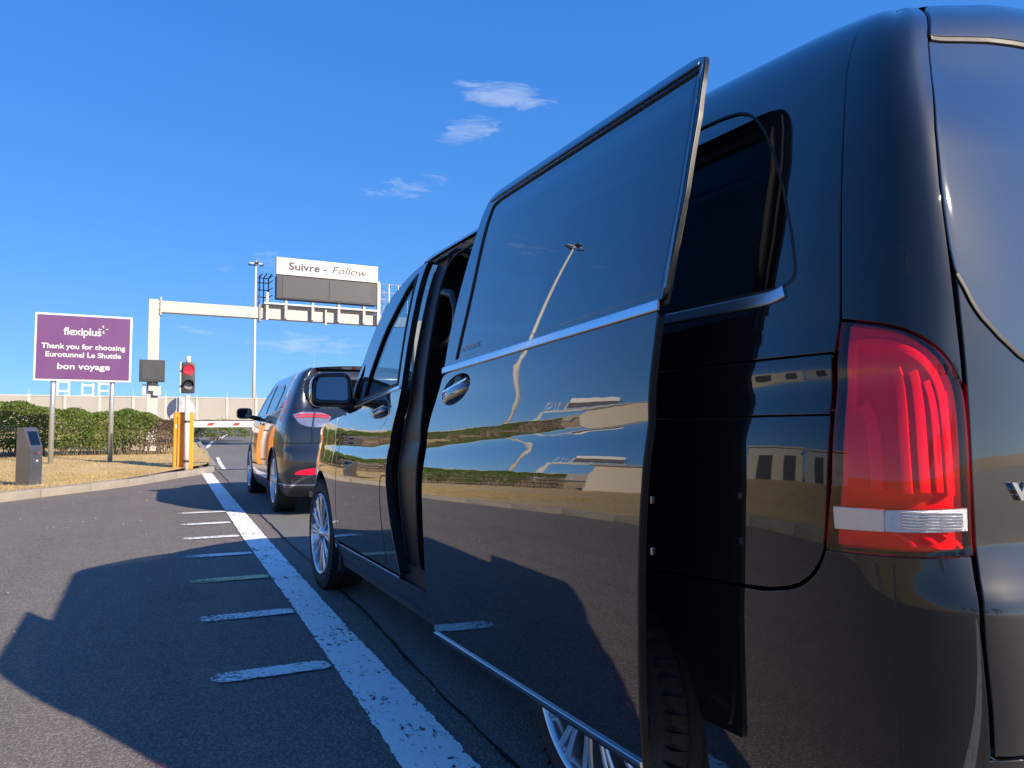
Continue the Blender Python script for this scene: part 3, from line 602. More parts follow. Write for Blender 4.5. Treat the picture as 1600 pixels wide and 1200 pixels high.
# ---- overhead gantry
def gantry(loc, rz, label, lettering):
    g = thing('overhead_gantry', loc, label, 'gantry', rz)
    MB().box(-.90, -.58, -.16, .16, -1.0, 5.12, .012).build('column', 'cream_steel', g)
    MB().box(7.9, 8.22, -.16, .16, -1.0, 5.0, .012).build('column', 'cream_steel', g)
    MB().box(-.548, 7.87, -.15, .15, 4.72, 5.09, .012).build('beam', 'cream_steel', g)
    for x in (-.575, -.555, 2.42, 2.455, 7.875): MB().box(x, x + .018, -.2, .2, 4.62, 5.2).build('flange', 'cream_steel', g)
    for z in (4.68, 4.8, 5.0, 5.13):
        for y in (-.18, .18): MB().tube([(-.60, y, z), (-.53, y, z)], .018, 6).build('bolt', 'galvanised', g)
    MB().box(2.55, 6.55, -.35, .55, 5.20, 5.25).build('walkway', 'galvanised', g)
    sg = MB().box(2.91, 6.42, -.46, -.28, 6.215, 6.80, .012).build('sign_panel', 'sign_white', g)
    if lettering:
        text_obj('lettering', 'Suivre -', 3.32, 4.60, 6.405, .25, -.466, 'letter_grey', sg, .008); text_obj('lettering', 'Follow', 4.78, 6.02, 6.405, .25, -.466, 'letter_grey', sg, 0, .25)
    MB().box(2.93, 6.40, -.42, -.05, 5.40, 6.20, .01).build('screen_housing', 'dark_steel', g)
    for a, b_ in ((3.13, 4.63), (4.70, 6.19)): MB().box(a, b_, -.432, -.41, 5.445, 6.13, .004).build('screen', 'screen_grey', g)
    for x in (3.22, 4.12, 5.02, 5.92): MB().box(x, x + .09, -.33, -.16, 4.74, 5.39, .006).build('bracket', 'cream_steel', g)
    MB().box(4.60, 4.66, -.26, -.155, 4.60, 5.2).build('hanger', 'cream_steel', g)
    MB().box(2.62, 2.70, -.30, -.2, 4.66, 5.6).build('upright', 'cream_steel', g); MB().box(6.44, 6.53, -.34, -.2, 4.70, 6.3).build('upright', 'cream_steel', g)
    cg = MB()
    for x in (2.48, 2.62, 2.78): cg.tube([(x, .35, 5.1), (x, .35, 6.2), (x + .06, .1, 6.3)], .022, 5)
    for z in (5.3, 5.55, 5.8, 6.05, 6.22):
        cg.tube([(2.46, -.05, z), (2.46, .5, z), (2.8, .5, z), (2.85, -.05, z)], .018, 5)
    cg.build('ladder_cage', 'dark_steel', g); rl = MB()
    for x in (6.6, 6.95, 7.3, 7.65, 7.85): rl.tube([(x, -.1, 5.09), (x, -.1, 6.26)], .022, 5)
    for z in (5.68, 5.95, 6.26): rl.tube([(6.5, -.1, z), (7.86, -.1, z)], .02, 5)
    rl.tube([(6.8, .1, 5.1), (6.8, .1, 6.15)], .035, 6); rl.build('railing', 'galvanised', g)
    mo = MB().box(-1.12, -.40, -.50, -.24, 2.48, 3.16, .012).build('monitor', 'dark_steel', g); MB().box(-1.06, -.46, -.512, -.496, 2.54, 3.10).build('screen', 'screen_grey', mo)
    MB().box(-.85, -.62, -.3, -.17, 2.2, 2.46).tube([(-.74, -.2, 2.35), (-.74, -.4, 2.5)], .03, 6).build('monitor_bracket', 'cream_steel', g)
    MB().box(-1.02, -.92, -.3, -.05, 2.05, 2.4, .01).build('camera_box', 'white_paint_metal', g); MB().box(-.72, -.5, -.28, -.17, 2.06, 2.36, .01).build('camera_box', 'white_paint_metal', g)
    return g
gantry((0, 24, 0), 0, 'cream steel gantry over the lane with white Suivre - Follow sign and dark screens', True)
gantry((-30, 38, .2), R(28), 'second gantry without lettering, mirrored in the door of the van', False)

# ---- service cabins left of the hedge (seen mirrored in the van)
def cabin(loc, rz, w, d_, h, wall_m, label, doors):
    o = thing('service_cabin', loc, label, 'cabin', rz); MB().box(-w / 2, w / 2, -d_ / 2, d_ / 2, -.2, h, .02).build('wall', wall_m, o)
    MB().box(-w / 2 - .15, w / 2 + .15, -d_ / 2 - .15, d_ / 2 + .15, h + .003, h + .16, .02).build('roof', 'cabin_roof' if wall_m == 'cabin_wall' else 'wall_post', o)
    for x in doors: dr = MB().box(x - .45, x + .45, -d_ / 2 - .035, -d_ / 2 - .003, 0, 2.05, .008).build('door', 'dark_steel', o); MB().tube([(x + .36, -d_ / 2 - .08, 1.0), (x + .28, -d_ / 2 - .08, 1.0)], .015, 6).build('handle', 'chrome', dr)
cabin((-15.2, 18.2, .3), R(42), 5.2, 3, 2.5, 'cabin_wall', 'beige service cabin with dark door mirrored in the sliding door', (-1.2,))
cabin((-18.4, 13.6, .3), R(56), 4, 3, 2.8, 'wall_post', 'pale service cabin with two dark doors mirrored in the sliding door', (-.9, .9))
cabin((-20.2, 8.2, .3), R(70), 6, 2.6, 2.6, 'sign_back', 'grey metal container cabin mirrored behind the tail light', (1.5,))
# ---- trees behind the photographer (seen mirrored in the tailgate)
def tree(loc, h, r, label):
    o = thing('tree', loc, label, 'tree', group='trees mirrored in the tailgate'); tr = MB(); tr.tube([(0, 0, -.2), (.1, .05, h * .3), (-.05, .1, h * .62), (0, 0, h * .9)], [.26, .2, .11, .03], 9); ends = []
    for k in range(13):
        a = k * 2.4; z0 = h * (.28 + .045 * k); L_ = r * (1 - .03 * k); e = Vector((math.cos(a) * L_ * .75, math.sin(a) * L_ * .75, z0 + h * .16)); tr.tube([(0, .05, z0), (e.x * .5, e.y * .5, z0 + h * .06), tuple(e)], [.09, .06, .02], 6); ends.append(e)
    ends.append(Vector((0, 0, h * .9))); tr.build('trunk', 'bark', o, True); P_ = []; N_ = []
    for e in ends:
        for c in range(6):
            cc = e + Vector(rng.normal(size=3)) * r * .22; d_ = rng.normal(size=(110, 3)); d_ /= np.linalg.norm(d_, axis=1, keepdims=True); P_.append(np.array(cc) + d_ * rng.uniform(.3, 1, (110, 1)) * r * .26); N_.append(d_)
    V, F = leaf_cloud(np.vstack(P_), np.vstack(N_), .2); mobj('crown', V, F.tolist(), 'tree_leaf', o)
for i, (x, y, h, r) in enumerate([(-21, -74, 9, 5), (-8, -80, 10, 5.6), (6, -78, 9.5, 5.4), (20, -72, 10, 5.6)]): tree((x, y, 0), h, r, ['round leafy tree far behind the van, leftmost of four', 'tall leafy tree far behind the van, second from left', 'leafy tree far behind the van, third from left', 'broad leafy tree far behind the van, rightmost of four'][i])

# ================================================================== ROADSIDE THINGS
# purple welcome sign on two posts
sg = thing('purple_sign', (-2.27, 18.3, .25), 'purple sign on two grey posts thanking travellers, in front of the hedge', 'sign')
fr = MB().box(-1.0, 1.0, -.03, .03, 1.89, 3.48, .012).build('frame', 'sign_white', sg); MB().box(-.955, .955, -.036, -.028, 1.935, 3.435, .002).build('face', 'purple_sign', sg)
for x in (-.61, .60): MB().tube([(x, .085, -.4), (x, .085, 3.3)], .055, 14).build('post', 'galvanised', sg, True)
for z in (2.15, 3.2): MB().box(-.9, .9, .032, .08, z - .03, z + .03).build('rail', 'galvanised', sg)
Yt = -.0375
def sx(v): return v + 2.27
text_obj('lettering', 'flexiplus', -.425, .345, 2.985, .175, Yt, 'sign_white', sg, .003, 0, .95)
pl = MB()
for a, (l1, l2) in ((0, (.05, .10)), (90, (.03, .09)), (180, (.03, .10)), (270, (.03, .10))):
    ca, sa = math.cos(R(a + 4)), math.sin(R(a + 4)); cx, cz = .385, 3.15
    pl.add([(cx + ca * l1 - sa * .006, Yt - .001, cz + sa * l1 + ca * .006), (cx + ca * l1 + sa * .006, Yt - .001, cz + sa * l1 - ca * .006), (cx + ca * l2 + sa * .016, Yt - .001, cz + sa * l2 - ca * .016), (cx + ca * l2 - sa * .016, Yt - .001, cz + sa * l2 + ca * .016)], [(0, 1, 2, 3)])
pl.build('plus_mark', 'sign_white', sg)
text_obj('lettering', 'Thank you for choosing', -.86, .86, 2.655, .115, Yt, 'sign_white', sg, .0035)
text_obj('lettering', 'Eurotunnel Le Shuttle', -.77, .775, 2.46, .115, Yt, 'sign_white', sg, .0035)
text_obj('lettering', 'bon voyage', -.53, .545, 2.175, .135, Yt, 'sign_white', sg, .004)

# brushed steel reader post near the kerb
rp = thing('reader_post', (-2.62, 12.45, float(hlawn(-2.62, 12.45))), 'short brushed steel reader post with slanted top near the kerb', 'post', R(48))
pr = [(.14, 0), (-.14, 0), (-.14, .60), (-.01, .93), (.14, .93)]      # (y, z): the slanted reader face looks along -y
V = [(x, y, z) for x in (-.12, .12) for y, z in pr]
F = [tuple(range(5)), tuple(range(9, 4, -1))] + [(i, (i + 1) % 5, (i + 1) % 5 + 5, i + 5) for i in range(5)]
bd = mobj('housing', V, F, 'stainless', rp); bmx = bmesh.new(); bmx.from_mesh(bd.data); bmesh.ops.recalc_face_normals(bmx, faces=bmx.faces[:]); bmesh.ops.bevel(bmx, geom=bmx.edges[:], offset=.008, segments=2, affect='EDGES'); bmx.to_mesh(bd.data); bmx.free()
MB().tube([(.05, -.138, .52), (.05, -.146, .52)], .016, 10).build('button', 'barrier_red', rp); MB().box(-.05, .0, -.145, -.138, .5, .54).build('slot', 'dark_steel', rp)
sg_ = Vector((0, -.33, .13)).normalized() * .004
mobj('scanner_glass', [(-.085, -.122 + sg_.y, .645 + sg_.z), (.085, -.122 + sg_.y, .645 + sg_.z), (.085, -.035 + sg_.y, .866 + sg_.z), (-.085, -.035 + sg_.y, .866 + sg_.z)], [(0, 1, 2, 3)], 'privacy_glass', rp); MB().box(.0, .035, -.145, -.138, .38, .41).build('mark', 'sign_white', rp)
MB().box(-.15, .15, -.17, .17, -.05, .012).build('base_plate', 'galvanised', rp)

# barrier: orange cabinet and striped arm
BZ = .13
ba = thing('lift_barrier', (-.19, 15.85, BZ), 'orange barrier cabinet with lowered white arm and red marks across the lane', 'barrier')
MB().box(-.2, .2, -.02, .32, 0, 1.22, .02).build('cabinet', 'orange_paint', ba); MB().box(-.19, .19, -.012, .31, 1.223, 1.25, .01).build('lid', 'orange_paint', ba)
MB().box(-.135, -.115, -.024, -.018, .05, 1.15).build('door_gap', 'dark_steel', ba); MB().box(-.17, -.14, -.024, -.018, .9, .98).build('sticker', 'sign_white', ba)
ar = MB().box(.19, 4.3, .10, .16, .915, 1.06, .02).build('arm', 'sign_white', ba); MB().box(.19, 4.3, .09, .17, 1.064, 1.085).build('rubber_edge', 'dark_steel', ar)
for x in np.arange(.46, 4.1, .54): mobj('red_mark', [(x, .0975, .955), (x + .13, .0975, .955), (x + .19, .0975, 1.02), (x + .06, .0975, 1.02)], [(0, 1, 2, 3)], 'barrier_red', ar)
# red signal on a white post in front of the cabinet
ts = thing('traffic_signal', (-.135, 15.7, BZ), 'two lamp traffic signal showing red on a white post', 'traffic light')
MB().tube([(0, 0, -.1), (0, 0, 1.62)], .052, 14).build('post', 'white_paint_metal', ts, True)
for z in (.16, 1.02): MB().tube([(0, 0, z), (0, 0, z + .05)], .058, 14).build('strap', 'dark_steel', ts, True)
MB().tube([(0, .02, 2.3), (0, .02, 2.47)], .05, 12).build('post_cap', 'white_paint_metal', ts, True)
hd = MB().box(-.135, .135, -.09, .09, 1.66, 2.33, .025).build('head', 'dark_steel', ts); autosm(hd)
MB().box(-.165, -.14, -.08, .1, 1.66, 2.33).build('backing_board', 'white_paint_metal', ts)
for z, mt in ((2.16, 'signal_red'), (1.83, 'signal_off')):
    MB().lathe([(-.1, .001), (-.118, .06), (-.108, .1), (-.085, .105)], 22, 'y', (0, 0, z)).build('lamp', mt, ts, True)
    vz = MB(); n = 15; vs = []; fs = []
    for k in range(n):
        a = math.pi * (-.12 + 1.24 * k / (n - 1)); dep = .05 + .17 * max(0, math.sin(a)) ** .6
        for (yy_, rr) in ((-.085, .115), (-.085 - dep, .112), (-.085 - dep, .106), (-.085, .108)): vs.append((math.cos(a) * rr, yy_, z + math.sin(a) * rr))
    for k in range(n - 1):
        for j in range(3): fs.append((k * 4 + j, k * 4 + j + 1, k * 4 + 5 + j, k * 4 + 4 + j))
    autosm(mobj('visor', vs, fs, 'black_trim', ts))
# round sign seen from behind
rs = thing('round_sign', (-.23, 16.35, BZ), 'back of a round grey sign on a post behind the orange cabinet', 'sign'); MB().lathe([(0, .001), (0, .29), (.012, .295), (.024, .29), (.024, .001)], 40, 'y', (.0, 0, 1.3)).build('disc', 'sign_back', rs); MB().box(-.05, .03, -.06, -.003, -.1, 1.62).build('post', 'galvanised', rs)

# ================================================================== THE BLACK VAN
def scallop(u, z):
    s = np.clip(.03 + .062 * (u + .1), -.09, .075); w = np.clip((z - .6) / .28, 0, 1); w = w * w * (3 - 2 * w); v = np.clip((1.22 - z) / .12, 0, 1); v = v * v * (3 - 2 * v)
    return s * w * v
VDROP = mono([-5.4, .52, .64, .76, .88, 1.0, 1.15, 1.3, 1.6, 2.6], [0, 0, .004, .014, .042, .058, .042, .018, 0, 0])
def vdrop(u, z):
    a = np.clip((u - .05) / .75, 0, 1); b = np.clip((z - 1.5) / .38, 0, 1); c = VDROP(u); return (.030 * a * a * (3 - 2 * a) + c) * b * b * (3 - 2 * b)
VB = Body(([-5.4, -4.5, -4.12, -4.02, -3.9, -3.7, -3.4, -3.0, -2.4, 0, .4, .55, .65, .72, .80, .85, .90, .95, .99, 1.05, 1.12, 1.4, 1.75, 2.6], [-90, -86, -80, -66, -40, -20, -7, -2.5, 0, 0, .3, 1.2, 3, 6, 14, 25, 42, 60, 71, 77, 80, 84, 90, 90]),
          ([.2, .30, .36, .42, .5, .65, .80, .90, .96, .995, 1.015, 1.03, 1.04, 1.05, 1.06, 1.075, 1.12, 1.2, 1.25, 1.3, 1.45, 1.6, 1.7, 1.77, 1.82, 1.86, 1.92],
           [-.5, -.25, -.13, -.08, -.05, -.03, 0, .065, .15, .19, .14, .02, -.035, -.03, .035, .065, .09, .115, .13, .14, .17, .21, .27, .38, .62, 1.0, 1.35]),
          ([.2, .3, .45, .6, .74, .80, .84, .9, 1.1, 1.25, 1.5, 1.7, 1.78, 1.82, 1.86, 1.92], [.10, .06, .012, 0, .006, .03, .042, .045, .05, .058, .10, .148, .16, .166, .178, .23]),
          ([.2, .3, .45, .6, .75, .9, 1.0], [.12, .05, 0, 0, .02, .09, .2]), .8, .965, scallop, vdrop)
VXC = VB.xc
van = thing('passenger_van', (0, 0, 0), 'glossy black passenger van in the foreground with its sliding side door open', 'van')
def arc(cu, cz, r, a0, a1, n=22): return [(cu + r * math.cos(R(a0 + (a1 - a0) * i / n)), cz + r * math.sin(R(a0 + (a1 - a0) * i / n))) for i in range(n + 1)]
BELT = [(-2.43, 1.142), (-2.2, 1.163), (-1.63, 1.212)]
UC = VB.ucentre(1.0); UF = VB.ucentre(.6, False)
APIL = [(-1.66, 1.806), (-1.878, 1.757), (-2.106, 1.659), (-2.268, 1.47), (-2.458, 1.235), (-2.60, 1.10)]
SLD = Vector((-.145, -.83, 0))
for mir in (False, True):
    K = dict(mirror=mir)
    def pn(name, poly, mat, parent=van, **k): return panel(VB, name, poly, mat, parent, mirror=mir, **k)
    def st(name, line, h, mat, parent=van, **k): return strip(VB, name, line, h, mat, parent, mirror=mir, **k)
    # front wing and nose
    wing = arc(-3.2, .345, .405, 18, 172) 
    fender = [(-2.692, .36)] + [(-2.735, .53), (-2.708, .75), (-2.698, .9), (-2.668, 1.08), (-2.615, 1.10), (-3.0, 1.07), (-3.4, 1.02), (-3.72, .955), (-3.74, .62), (-3.66, .60)]
    a_ = [p for p in arc(-3.2, .345, .405, 145, -5)]
    fender += a_; pn('front_wing', fender, 'black_paint')
    pn('arch_liner', arc(-3.2, .345, .40, 180, 0) , 'black_trim', off=-.26, flange=0, dz=.05)
    # front door
    fd = pn('front_door', [(-2.685, .37), (-2.72, .53), (-2.694, .75), (-2.684, .9), (-2.655, 1.085), (-2.43, 1.132), (-2.2, 1.153), (-1.62, 1.202), (-1.60, 1.202), (-1.68, 1.06), (-1.735, .93), (-1.73, .8), (-1.69, .64), (-1.62, .5), (-1.555, .375)], 'black_paint', flange=.05)
    fwin = [(-1.655, 1.226), (-1.665, 1.62), (-1.672, 1.752), (-1.76, 1.715), (-1.864, 1.625), (-2.0, 1.51), (-2.161, 1.289), (-2.215, 1.178)]; tri = [(-2.268, 1.372), (-2.295, 1.366), (-2.42, 1.20), (-2.41, 1.17), (-2.262, 1.185)]
    pn('window_frame', [(-1.60, 1.21), (-1.595, 1.80)] + [(-1.66, 1.80), (-1.875, 1.75), (-2.10, 1.652), (-2.262, 1.465), (-2.452, 1.23), (-2.595, 1.098), (-2.43, 1.136), (-2.2, 1.157)], 'black_paint', fd, holes=[fwin, tri], flange=.03, du=.03)
    pn('window', fwin, 'clear_glass', fd, off=-.008, flange=0); pn('quarter_window', tri, 'clear_glass', fd, off=-.008, flange=0, du=.02)
    st('window_seal', fwin + fwin[:1], .016, 'seal_rubber', fd, off=-.001, th=.01)
    st('chrome_strip', [(-2.40, 1.146), (-2.2, 1.165), (-1.61, 1.212)], .017, 'chrome', fd)
    pn('inner_trim', [(-2.66, .42), (-2.66, 1.06), (-2.43, 1.11), (-1.66, 1.17), (-1.76, .93), (-1.72, .64), (-1.6, .42)], 'interior', fd, off=-.05, flange=0)
    hole = arc(-1.90, 1.10, .075, 0, 360, 28)[:-1]; hole = [(-1.90 + (p[0] + 1.90) * 1.75, p[1] + .012 * (p[0] + 1.9) / .1) for p in hole]
    bw = pn('handle_bowl', hole, 'black_paint', fd, off=.0015, flange=.006, du=.012, dz=.008)
    dome(VB, 'handle_grip', -1.90, 1.098, .115, .026, .03, .002, .11, 'black_paint', fd, mirror=mir); st('handle_trim', [(-2.0, 1.108), (-1.80, 1.13)], .008, 'chrome', fd, off=.02, th=.01)
    if not mir: st('fuel_flap_gap', [(-1.70, .80), (-1.79, .80), (-1.815, .775), (-1.815, .62), (-1.74, .40)], .006, 'seal_rubber', fd, off=.0005, th=.002)
    # sill with a bright line
    pn('sill', [(-2.79, .21), (-2.79, .345), (-.43, .345), (-.43, .21)], 'black_trim', off=-.012, flange=.06); st('sill_chrome', [(-2.66, .350), (-1.56, .356)], .013, 'chrome')
    # centre pillar
    pn('centre_pillar', [(-1.59, .36), (-1.545, .42), (-1.61, .55), (-1.67, .70), (-1.70, .93), (-1.65, 1.06), (-1.585, 1.22), (-1.575, 1.79), (-1.44, 1.80), (-1.44, .36)], 'black_edge', off=-.05, flange=.09)
    st('pillar_seal', [(-1.40, .37), (-1.43, .5), (-1.43, 1.70), (-1.38, 1.79), (-1.0, 1.80), (-.46, 1.80)], .014, 'seal_rubber', off=-.05, th=.014)
    st('front_door_seal', [(-1.585, .42), (-1.66, .7), (-1.685, .93), (-1.60, 1.18), (-1.57, 1.75)], .010, 'seal_rubber', off=-.05, th=.010)
    # flank behind the sliding door
    qhole = [(-.31, 1.292), (.593, 1.284), (0.626, 1.29), (0.639, 1.31), (0.619, 1.395), (.593, 1.478), (.553, 1.575), (.512, 1.65), (.462, 1.705), (.40, 1.727), (-.31, 1.735)]
    side = pn('body_side', [(-.405, 1.153), (0.728, 1.154), (0.734, 1.206), (0.724, 1.439), (0.72, 1.595), (0.714, 1.735), (0.725, 1.817), (0.742, 1.90), (-1.45, 1.90), (-1.60, 1.868), (-1.66, 1.815), (-1.60, 1.815), (-1.46, 1.822), (-.42, 1.822), (-.365, 1.78), (-.352, 1.67), (-.352, 1.5), (-.378, 1.28)], 'black_paint', holes=[qhole])
    pn('quarter_window', [(a, b_) for a, b_ in qhole], 'tint_glass' if mir else 'privacy_glass', side, off=-.003, flange=0); st('window_seal', qhole + qhole[:1], .006, 'seal_rubber', side, off=.0003, th=.0014)
    st('chrome_strip', [(-.37, 1.270), (.585, 1.268), (0.615, 1.278)], .024, 'soft_chrome', side)
    rail = pn('rail_cover', [(-.412, 1.045), (0.724, 1.047), (0.723, 1.147), (-.408, 1.147)], 'black_paint')
    pn('quarter_panel', [(-.414, 1.039), (0.725, 1.041), (0.721, 0.93), (0.714, 0.825), (0.703, 0.799), (0.685, 0.771), (0.649, 0.746), (.58, .730), (.33, .717), (.195, .708)] + arc(0, .345, .405, 60.5, 180)[1:] + [(-.441, .345), (-.436, .53), (-.422, .724), (-.412, .904)], 'black_paint')
    pn('arch_liner', arc(0, .345, .40, 180, 0), 'black_trim', off=-.26, flange=0, dz=.05)
    dp = pn('rear_pillar', [(0.741, 1.21), (0.73, 1.439), (0.725, 1.595), (0.719, 1.734), (0.729, 1.817), (0.744, 1.90), (1.039, 1.90), (1.021, 1.867), (.987, 1.80), (.970, 1.695), (.945, 1.529), (.940, 1.421), (0.945, 1.284), (0.954, 1.093), (0.932, 1.132), (0.893, 1.164), (0.837, 1.191)], 'black_paint', du=.012)
    # tail light
    tlo = [(0.742, 1.202), (0.837, 1.182), (0.891, 1.155), (0.929, 1.124), (0.954, 1.08), (0.955, 0.989), (0.951, 0.827), (0.832, 0.823), (0.722, 0.819), (0.735, 0.933)]
    tl = pn('tail_light', tlo, 'red_lens', off=.004, flange=.03, du=.012)
    pn('housing', tlo, 'dark_red', tl, off=-.038, flange=0, du=.012)
    tin = [(0.745, 1.197), (0.834, 1.177), (0.888, 1.152), (0.924, 1.12), (0.945, 1.077), (0.946, 0.936), (0.75, 0.931)]
    cu_ = sum(q_[0] for q_ in tlo) / len(tlo); cz_ = sum(q_[1] for q_ in tlo) / len(tlo); pn('reflector', [(cu_ + (q_[0] - cu_) * .965, cz_ + (q_[1] - cz_) * .965) for q_ in tlo], 'red_plastic', tl, off=-.022, flange=.012, du=.012)
    for i, (pth, w) in enumerate([([(0.759, 1.06), (0.758, 1.164), (0.803, 1.164), (0.844, 1.152), (0.878, 1.133), (0.906, 1.101), (0.917, 1.058), (0.921, 0.917)], .016), ([(0.78, 1.06), (0.796, 1.03), (0.803, 0.921)], .02), ([(0.834, 1.118), (0.842, 1.088), (0.849, 0.918)], .018), ([(0.862, 1.112), (0.871, 1.078), (0.876, 0.92)], .018), ([(0.886, 1.096), (0.898, 1.058), (0.901, 0.921)], .014)]):
        st('light_guide', pth, w, 'bright_red', tl, off=-.016, th=.022)
    pn('indicator', [(0.739, 0.856), (0.737, 0.89), (0.816, 0.89), (0.816, 0.859)], 'amber_white', tl, off=.0055, flange=.01, du=.01, dz=.008); rv = pn('reversing_lamp', [(0.819, 0.859), (0.819, 0.89), (0.944, 0.896), (0.943, 0.864)], 'reflector_silver', tl, off=.0055, flange=.01, du=.01, dz=.008)
    for z in np.arange(.866, .892, .0048): st('lens_rib', [(0.843, z), (0.934, z - .001)], .0022, 'chrome', rv, off=.007, th=.002)
    for k in range(3): st('lower_guide', [(.825 + k * .038, .858), (.85 + k * .038, .845), (.858 + k * .038, .836)], .006, 'bright_red', tl, off=-.004, th=.006)
# open sliding door on the left, closed one on the right
for mir in (False, True):
    loc = None if mir else SLD
    def pn(name, poly, mat, parent, **k): return panel(VB, name, poly, mat, parent, mirror=mir, **k)
    def st(name, line, h, mat, parent, **k): return strip(VB, name, line, h, mat, parent, mirror=mir, **k)
    hb = [(-1.43 + .118 * math.cos(a), 1.148 + .047 * math.sin(a) + .16 * .118 * math.cos(a)) for a in np.linspace(0, 2 * math.pi, 30)[:-1]]
    sd = pn('sliding_door', [(-1.575, .318), (-1.645, .513), (-1.653, .732), (-1.672, .908), (-1.655, 1.043), (-1.565, 1.168), (-1.543, 1.206), (-.402, 1.256), (-.411, 1.109), (-.415, .908), (-.427, .732), (-.438, .544), (-.446, .343)], 'black_paint', van, holes=[hb], flange=.018, loc=loc, fmat='black_edge')
    # recessed bowl behind the grip
    vs = []; nb = len(hb); fs = []
    for r_ in (1, .9, .7, .4, .05):
        for (a, b_) in hb: vs.append(VB.p(-1.43 + (a + 1.43) * r_, 1.148 + (b_ - 1.148) * r_, -.034 * (1 - r_ ** 3)))
    for k in range(4):
        for i in range(nb): fs.append((k * nb + i, k * nb + (i + 1) % nb, (k + 1) * nb + (i + 1) % nb, (k + 1) * nb + i))
    vs = np.array(vs)
    if mir: vs[:, 0] = 2 * VXC - vs[:, 0]
    autosm(mobj('handle_bowl', vs, fs, 'dark_chrome', sd), 60)
    dome(VB, 'handle_grip', -1.437, 1.135, .112, .032, .026, -.012, .16, 'black_paint', sd, mirror=mir); st('handle_trim', [(-1.53, 1.144), (-1.43, 1.162), (-1.335, 1.178)], .008, 'chrome', sd, off=.001, th=.008)
    pn('window_frame', [(-1.540, 1.228), (-1.528, 1.345), (-1.508, 1.438), (-1.455, 1.648), (-1.436, 1.767), (-1.42, 1.798), (-1.37, 1.813), (-.40, 1.818), (-.368, 1.775), (-.353, 1.652), (-.357, 1.49), (-.373, 1.363), (-.392, 1.28)], 'black_paint', sd, holes=[[(-1.436, 1.249), (-.398, 1.294), (-.374, 1.47), (-.370, 1.652), (-.386, 1.764), (-1.345, 1.757), (-1.364, 1.732), (-1.386, 1.443)]], flange=.012, fmat='black_edge')
    gp = [(-1.432, 1.251), (-.402, 1.296), (-.378, 1.47), (-.374, 1.652), (-.390, 1.761), (-1.342, 1.754), (-1.360, 1.730), (-1.382, 1.443)]
    win = pn('window', gp, 'tint_glass' if mir else 'door_glass', sd, off=-.001, flange=.006)
    st('window_seal', [(-1.440, 1.247), (-1.391, 1.443), (-1.369, 1.733), (-1.349, 1.761), (-.386, 1.768)], .009, 'seal_rubber', sd, off=.001, th=.006)
    st('top_moulding', [(-1.40, 1.778), (-1.34, 1.782), (-.39, 1.786)], .007, 'dark_chrome', sd, off=.002, th=.006); st('rear_moulding', [(-.384, 1.30), (-.365, 1.49), (-.361, 1.652), (-.378, 1.775)], .006, 'dark_chrome', sd, off=.001, th=.004)
    st('chrome_strip', [(-1.545, 1.217), (-.398, 1.268)], .022, 'chrome', sd, off=.002, th=.008)
    st('lower_chrome', [(-1.582, .334), (-.444, .360)], .012, 'chrome', sd, off=.003, th=.008)
    pn('inner_trim', [(-1.53, .38), (-1.58, .5), (-1.60, .9), (-1.58, 1.04), (-1.50, 1.19), (-.50, 1.24), (-.51, .9), (-.53, .40)], 'interior', sd, off=-.045, flange=.0)
    st('armrest', [(-1.40, .86), (-1.2, .87), (-.7, .90)], .07, 'seat_leather', sd, off=-.06, th=.05); st('inner_frame', [(-1.46, 1.24), (-1.40, 1.45), (-1.375, 1.74), (-1.34, 1.765), (-.40, 1.775), (-.385, 1.65), (-.39, 1.47), (-.41, 1.285), (-1.45, 1.24)], .035, 'interior', sd, off=-.02, th=.014)
    if not mir:
        for z in (.78, .88): MB().box(0, .012, -.007, .007, -.008, .008, .003).build('latch', 'dark_chrome', sd, loc=(.022, .418, z))
        me = text_mesh('AUTOMATIC', .023, 0, 0, 1.1, .0004); n_ = VB.nrm(-1.33, 1.275); n_ = Vector(tuple(n_)); ax = Vector((0, -1, .045)).normalized(); az = n_.cross(ax) * 1
        if az.z < 0: az = -az
        c0 = Vector(tuple(VB.p(-1.41, 1.268, .0015)))
        for v in me.vertices: v.co = c0 + ax * v.co.x + az * v.co.y + n_ * v.co.z
        me.materials.clear(); me.materials.append(MATS['sign_back']); o = bpy.data.objects.new('lettering', me); C.objects.link(o); o.parent = sd
# tailgate, spoiler, rear glass, bumper
def pb(name, poly, mat, parent=van, **k): return panel(VB, name, poly, mat, parent, both=True, **k)
tg = pb('tailgate', [(0.962, 1.283), (0.968, 1.091), (0.964, 0.822), (0.952, 0.722), (0.959, 0.603), (0.961, 0.536), (UC, .53), (UC, 1.085), (1.248, 1.085), (1.156, 1.106), (1.094, 1.129), (1.041, 1.166), (0.996, 1.206), (0.973, 1.247)], 'black_paint', du=.03)
pb('spoiler', [(1.05, 1.90), (1.032, 1.867), (1.0, 1.806), (1.183, 1.806), (1.288, 1.795), (UC, 1.785), (UC, 1.90)], 'black_paint', tg, off=.006, du=.02)
pb('rear_window', [(.997, 1.792), (.981, 1.695), (.956, 1.529), (.951, 1.421), (0.952, 1.325), (0.963, 1.269), (0.977, 1.25), (1, 1.209), (1.045, 1.17), (1.097, 1.132), (1.156, 1.11), (1.248, 1.089), (UC, 1.09), (UC, 1.771), (1.288, 1.781), (1.183, 1.792)], 'tailgate_glass', tg, off=.0, du=.015)
